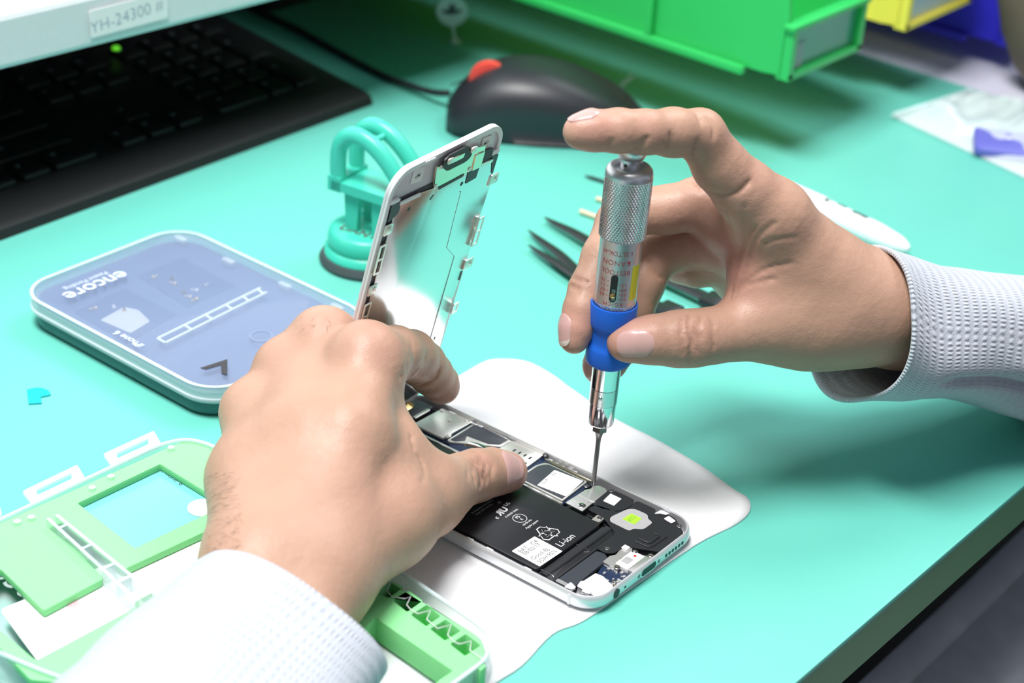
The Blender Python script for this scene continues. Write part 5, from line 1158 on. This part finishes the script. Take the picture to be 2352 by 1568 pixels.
nail(fL, TL_, cm(1174, 1076, 672), (1, .0, .30), (.2, -.30, -1), 12.0, 12.6, free=0)
s = MB(); rh = random.Random(11)
for k in range(125):
    px, py = (rh.uniform(478, 560), rh.uniform(1080, 1275)) if k < 117 else (rh.uniform(690, 765), rh.uniform(722, 760))
    p = hit(fL, TL_, px, py, 520, 700)
    if p is None: continue
    g = np.array([sample(fL, TL_, p+e)-sample(fL, TL_, p-e) for e in np.eye(3)]); g /= np.linalg.norm(g)
    t = np.array([rh.uniform(-.9, .1), rh.uniform(-.2, 1.0), rh.uniform(-.5, .5)]); t -= g*(t@g); t /= np.linalg.norm(t); L_h = rh.uniform(2.5, 5.0)
    s.tube(to_world(np.array([p-g*.2, p+g*.35*L_h*.5+t*L_h*.5, p+g*.30*L_h+t*L_h])), [.000035, .00003, .000012], 4)
ah = s.build('arm_hair', mat('fine_hair', (.06, .04, .03), .5), person, world=True, smooth=180); ah['kind'] = 'stuff'
# ---------------------------------------------------------------- knit sleeves
def knit_mat():
    m, N, L, b = newmat('grey_knit')
    b.inputs['Roughness'].default_value = .92; b.inputs['Sheen Weight'].default_value = .25; b.inputs['Sheen Roughness'].default_value = .5
    uv = N.new('ShaderNodeUVMap'); uv.uv_map = 'knit'; sx = N.new('ShaderNodeSeparateXYZ'); L.new(uv.outputs[0], sx.inputs[0])
    def wave(src, period, ph_=None):
        a = N.new('ShaderNodeMath'); a.operation = 'MULTIPLY'; a.inputs[1].default_value = 2*PI/period; L.new(src, a.inputs[0])
        src2 = a.outputs[0]
        if ph_ is not None:
            ad = N.new('ShaderNodeMath'); ad.operation = 'ADD'; L.new(src2, ad.inputs[0]); L.new(ph_, ad.inputs[1]); src2 = ad.outputs[0]
        s_ = N.new('ShaderNodeMath'); s_.operation = 'SINE'; L.new(src2, s_.inputs[0]); return s_.outputs[0]
    nz = N.new('ShaderNodeTexNoise'); nz.inputs['Scale'].default_value = 260; nz.inputs['Detail'].default_value = 4; tc = N.new('ShaderNodeTexCoord'); L.new(tc.outputs['Object'], nz.inputs['Vector'])
    ws = N.new('ShaderNodeMath'); ws.operation = 'MULTIPLY'; ws.inputs[1].default_value = 2.2; L.new(nz.outputs[0], ws.inputs[0])
    cw = wave(sx.outputs[0], .0046, ws.outputs[0]); rw = wave(sx.outputs[1], .00150, ws.outputs[0])
    mp = N.new('ShaderNodeMath'); mp.operation = 'MULTIPLY'; L.new(rw, mp.inputs[0])
    c1 = N.new('ShaderNodeMapRange'); c1.inputs[1].default_value = -.6; c1.inputs[2].default_value = .8; L.new(cw, c1.inputs[0]); L.new(c1.outputs[0], mp.inputs[1])
    hh = N.new('ShaderNodeMath'); hh.operation = 'MULTIPLY_ADD'; hh.inputs[1].default_value = .55; L.new(cw, hh.inputs[0]); L.new(mp.outputs[0], hh.inputs[2])
    fz = N.new('ShaderNodeTexNoise'); fz.inputs['Scale'].default_value = 2200; fz.inputs['Detail'].default_value = 3; L.new(tc.outputs['Object'], fz.inputs['Vector'])
    h2 = N.new('ShaderNodeMath'); h2.operation = 'ADD'; L.new(hh.outputs[0], h2.inputs[0]); L.new(fz.outputs[0], h2.inputs[1])
    bp = N.new('ShaderNodeBump'); bp.inputs['Strength'].default_value = .5; bp.inputs['Distance'].default_value = .0005; L.new(h2.outputs[0], bp.inputs['Height']); L.new(bp.outputs[0], b.inputs['Normal'])
    r1 = N.new('ShaderNodeMapRange'); r1.inputs[1].default_value = .25; r1.inputs[2].default_value = .75; L.new(fz.outputs[0], r1.inputs[0])
    mx = N.new('ShaderNodeMix'); mx.data_type = 'RGBA'; mx.inputs[6].default_value = (.40, .44, .52, 1); mx.inputs[7].default_value = (.60, .63, .69, 1); L.new(r1.outputs[0], mx.inputs[0]); L.new(mx.outputs[2], b.inputs['Base Color'])
    return m
K['knit'] = knit_mat()
def rest(V):
    "arms lie on what is under them: the bench, or the opened case"
    case = (V[:, 0] > -.170) & (V[:, 0] < -.028) & (V[:, 1] > .0) & (V[:, 1] < .178)
    fl_ = np.where(case, .0150, .0010); onb = V[:, 1] > EDGE_Y-.03
    V[:, 2] = np.where(onb, np.maximum(V[:, 2], fl_), V[:, 2]); return V
def sleeve(name, rings, parent, nphi=180, sub=14, inner=.06, folds=()):
    "rings: (centre, axis-u, axis-v) in world metres from the cuff to the elbow; u, v are the half-axis vectors"
    C_ = np.array([r[0] for r in rings]); U_ = np.array([r[1] for r in rings]); V_ = np.array([r[2] for r in rings])
    C_, U_, V_ = smoothline(C_, sub), smoothline(U_, sub), smoothline(V_, sub)
    S = np.concatenate([[0], np.cumsum(np.linalg.norm(np.diff(C_, axis=0), axis=1))])
    a = np.linspace(0, 2*PI, nphi, endpoint=False); G = []; uv = []
    rm = np.linalg.norm(U_[0])
    def row(i, off, du):
        f = np.ones(nphi)
        for s0, s1, a0, wd, dpth in folds: f = f-dpth*np.exp(-(((a-a0+PI) % (2*PI)-PI)/wd)**2)*np.clip((S[i]-s0)/.012, 0, 1)*np.clip((s1-S[i])/.02, 0, 1)
        lu = np.linalg.norm(U_[i]); k = (f*(1+off/lu))[:, None]
        wob = (.0006*np.sin(3*a+S[i]*60)+.0004*np.sin(5*a-S[i]*90))*min(1, S[i]/.02)
        k = k+(wob/lu)[:, None]
        return C_[i]+k*((np.sign(np.cos(a))*np.abs(np.cos(a))**.76)[:, None]*U_[i]+(np.sign(np.sin(a))*np.abs(np.sin(a))**.76)[:, None]*V_[i])
    ni = next((i for i in range(len(S)) if S[i] > inner), len(S)-1)
    th = -.0020
    for i in range(ni, -1, -3): G.append(row(i, th, 0)); uv.append(-S[i]-.003)
    tdir = (C_[0]-C_[1])/np.linalg.norm(C_[0]-C_[1])
    G.append(row(0, th*.85, 0)+tdir*.0005); uv.append(-.0015); G.append(row(0, th*.45, 0)+tdir*.0010); uv.append(-.0007); G.append(row(0, -.0001, 0)+tdir*.0005); uv.append(0)
    for i in range(len(S)): G.append(row(i, 0, 0)); uv.append(S[i]+.0008)
    G = np.array(G); rest(G.reshape(-1, 3)); s = MB(); s.grid(G, True); o = s.build(name, K['knit'], parent, world=True, smooth=180, fix=False)
    uvl = o.data.uv_layers.new(name='knit'); R0 = len(G)
    Lp = np.zeros(len(o.data.loops), int); o.data.loops.foreach_get('vertex_index', Lp); out = np.zeros((len(Lp), 2)); out[:, 0] = np.array(uv)[Lp//nphi]
    colm = Lp % nphi; fs = np.arange(len(Lp))//4; per = 2*PI*rm
    wrapf = np.zeros(len(o.data.polygons), bool); mxc = colm.reshape(-1, 4); wrapf = (mxc.max(1)-mxc.min(1)) > nphi//2
    cc_ = mxc.astype(float); cc_[wrapf[:, None] & (mxc < nphi//2)] += nphi
    out[:, 1] = (cc_.ravel()/nphi)*round(per/.0015)*.0015
    uvl.data.foreach_set('uv', out.ravel()); return o
def cring(px, py, d, ux, uy, ud, vx, vy, vd):
    return (to_world(cm(px, py, d)), CB@np.array([ux, uy, ud])*mm, CB@np.array([vx, vy, vd])*mm)
# right sleeve: u is the picture-vertical half axis, v the depth half axis
rs = [cring(1972, 746, 691, -1.5, -29.0, 0, 14.0, -4.0, -34), cring(2040, 749, 699, 0, -28.2, 0, 11, 2.0, -33.5), cring(2120, 762, 708, 1, -26.4, 0, 10, 1, -33), cring(2210, 768, 718, 1, -26.2, 0, 9, 1, -33), cring(2352, 795, 734, 2, -28.2, 0, 8, 1, -34), cring(2560, 840, 757, 3, -31, 0, 8, 1, -35)]
pR = to_world(cm(2900, 900, 790)); pE = to_world(cm(2560, 840, 757)); dE = el_R-pE; dE /= np.linalg.norm(dE); hE = np.cross(dE, [0, 0, 1.0]); hE /= np.linalg.norm(hE); uE = np.cross(hE, dE); uE *= np.sign(uE[2]); hE *= np.sign(hE@(CAM_C-pE))
rs.append((pE*.45+el_R*.55, uE*.037, hE*.038)); rs.append((el_R+dE*.02, uE*.042, hE*.042))
srt = sleeve('sleeve', rs, person, folds=((.02, .30, PI*.70, .10, .10), (.05, .3, PI*.60, .16, -.03), (.03, .08, .10, .25, .03), (.075, .125, -.05, .25, -.035)))
ls = [cring(652, 1425, 572, -26.5, -19.5, 3, 17, -10.5, -31), cring(585, 1500, 556, -28.5, -19.5, 3, 15, -11, -32), cring(520, 1580, 535, -31, -20, 4, 14, -12, -33), cring(440, 1690, 508, -33, -20, 5, 14, -13, -31), cring(330, 1850, 470, -35, -20, 6, 14, -14, -33)]
ls.append((el_L+np.array([-.0, 0, .012]), np.array([-.006, .036, .004]), np.array([0, .002, .036])))
slt = sleeve('sleeve', ls, person, folds=((.012, .06, PI*.02, .5, .02), (.01, .05, PI*.95, .22, .10)))
# sweater over the trunk and upper arms
fs_ = Field((-400, -780, -240), (500, 0, 560), 9.0); S_ = fs_.F.copy()
for a, b in ((A_(el_R*.9+np.array(pR)*.1, 37), A_(el_R, 42)), (A_(el_R, 42), A_(sh_R, 58)), (A_(el_L*.97+armL0*.03, 40), A_(el_L, 42)), (A_(el_L, 42), A_(sh_L, 58)), (A_(sh_R, 62), A_((.05, -.52, .35), 74)), (A_(sh_L, 62), A_((.05, -.52, .35), 74)), (A_((.05, -.52, .34), 124), A_((.05, -.56, -.06), 136)), (A_((.05, -.515, .37), 66), A_((.05, -.485, .43), 62))):
    fs_.cone(S_, a[:3], b[:3], a[3], b[3], 22)
VS, QS = fs_.surface(S_); s = MB(); s.add(VS*mm, QS); sw = s.build('sweater', K['knit'], person, world=True, smooth=180)
sw.data.uv_layers.new(name='knit')
s = MB(); bm_ = bmesh.new(); bmesh.ops.create_icosphere(bm_, subdivisions=4, radius=1); mh_ = bpy.data.meshes.new('h'); bm_.to_mesh(mh_); bm_.free()
mv = np.array([v.co[:] for v in mh_.vertices]); mv2 = mv*np.array([.087, .105, .085])+np.array([.05, -.465, .615]); mv2[:, 1] = np.where((mv[:, 1] > .35) & (mv[:, 2] < .35), mv2[:, 1]-.035, mv2[:, 1])
mh_.vertices.foreach_set('co', mv2.ravel()); s.mesh(mh_); s.build('hair', mat('dark_hair', (.012, .010, .009), .5, bump=.5, bscale=300), person, world=True, smooth=180)
s = MB()
for sx in (-.03, .03):
    s.mesh(mh_, Matrix.Translation((.05+sx, -.358, .585)) @ Matrix.Scale(.12, 4) @ Matrix.Translation((-.05, .465, -.615)))
s.build('eye', K['white'], person, world=True, smooth=180)
s = MB(); s.tube([(.028, -.349, .525), (.05, -.345, .523), (.072, -.349, .525)], .0045, 8); s.build('mouth', mat('lips', (.45, .17, .14), .5), person, world=True, smooth=180)
# ================================================================ done
bpy.context.view_layer.update()
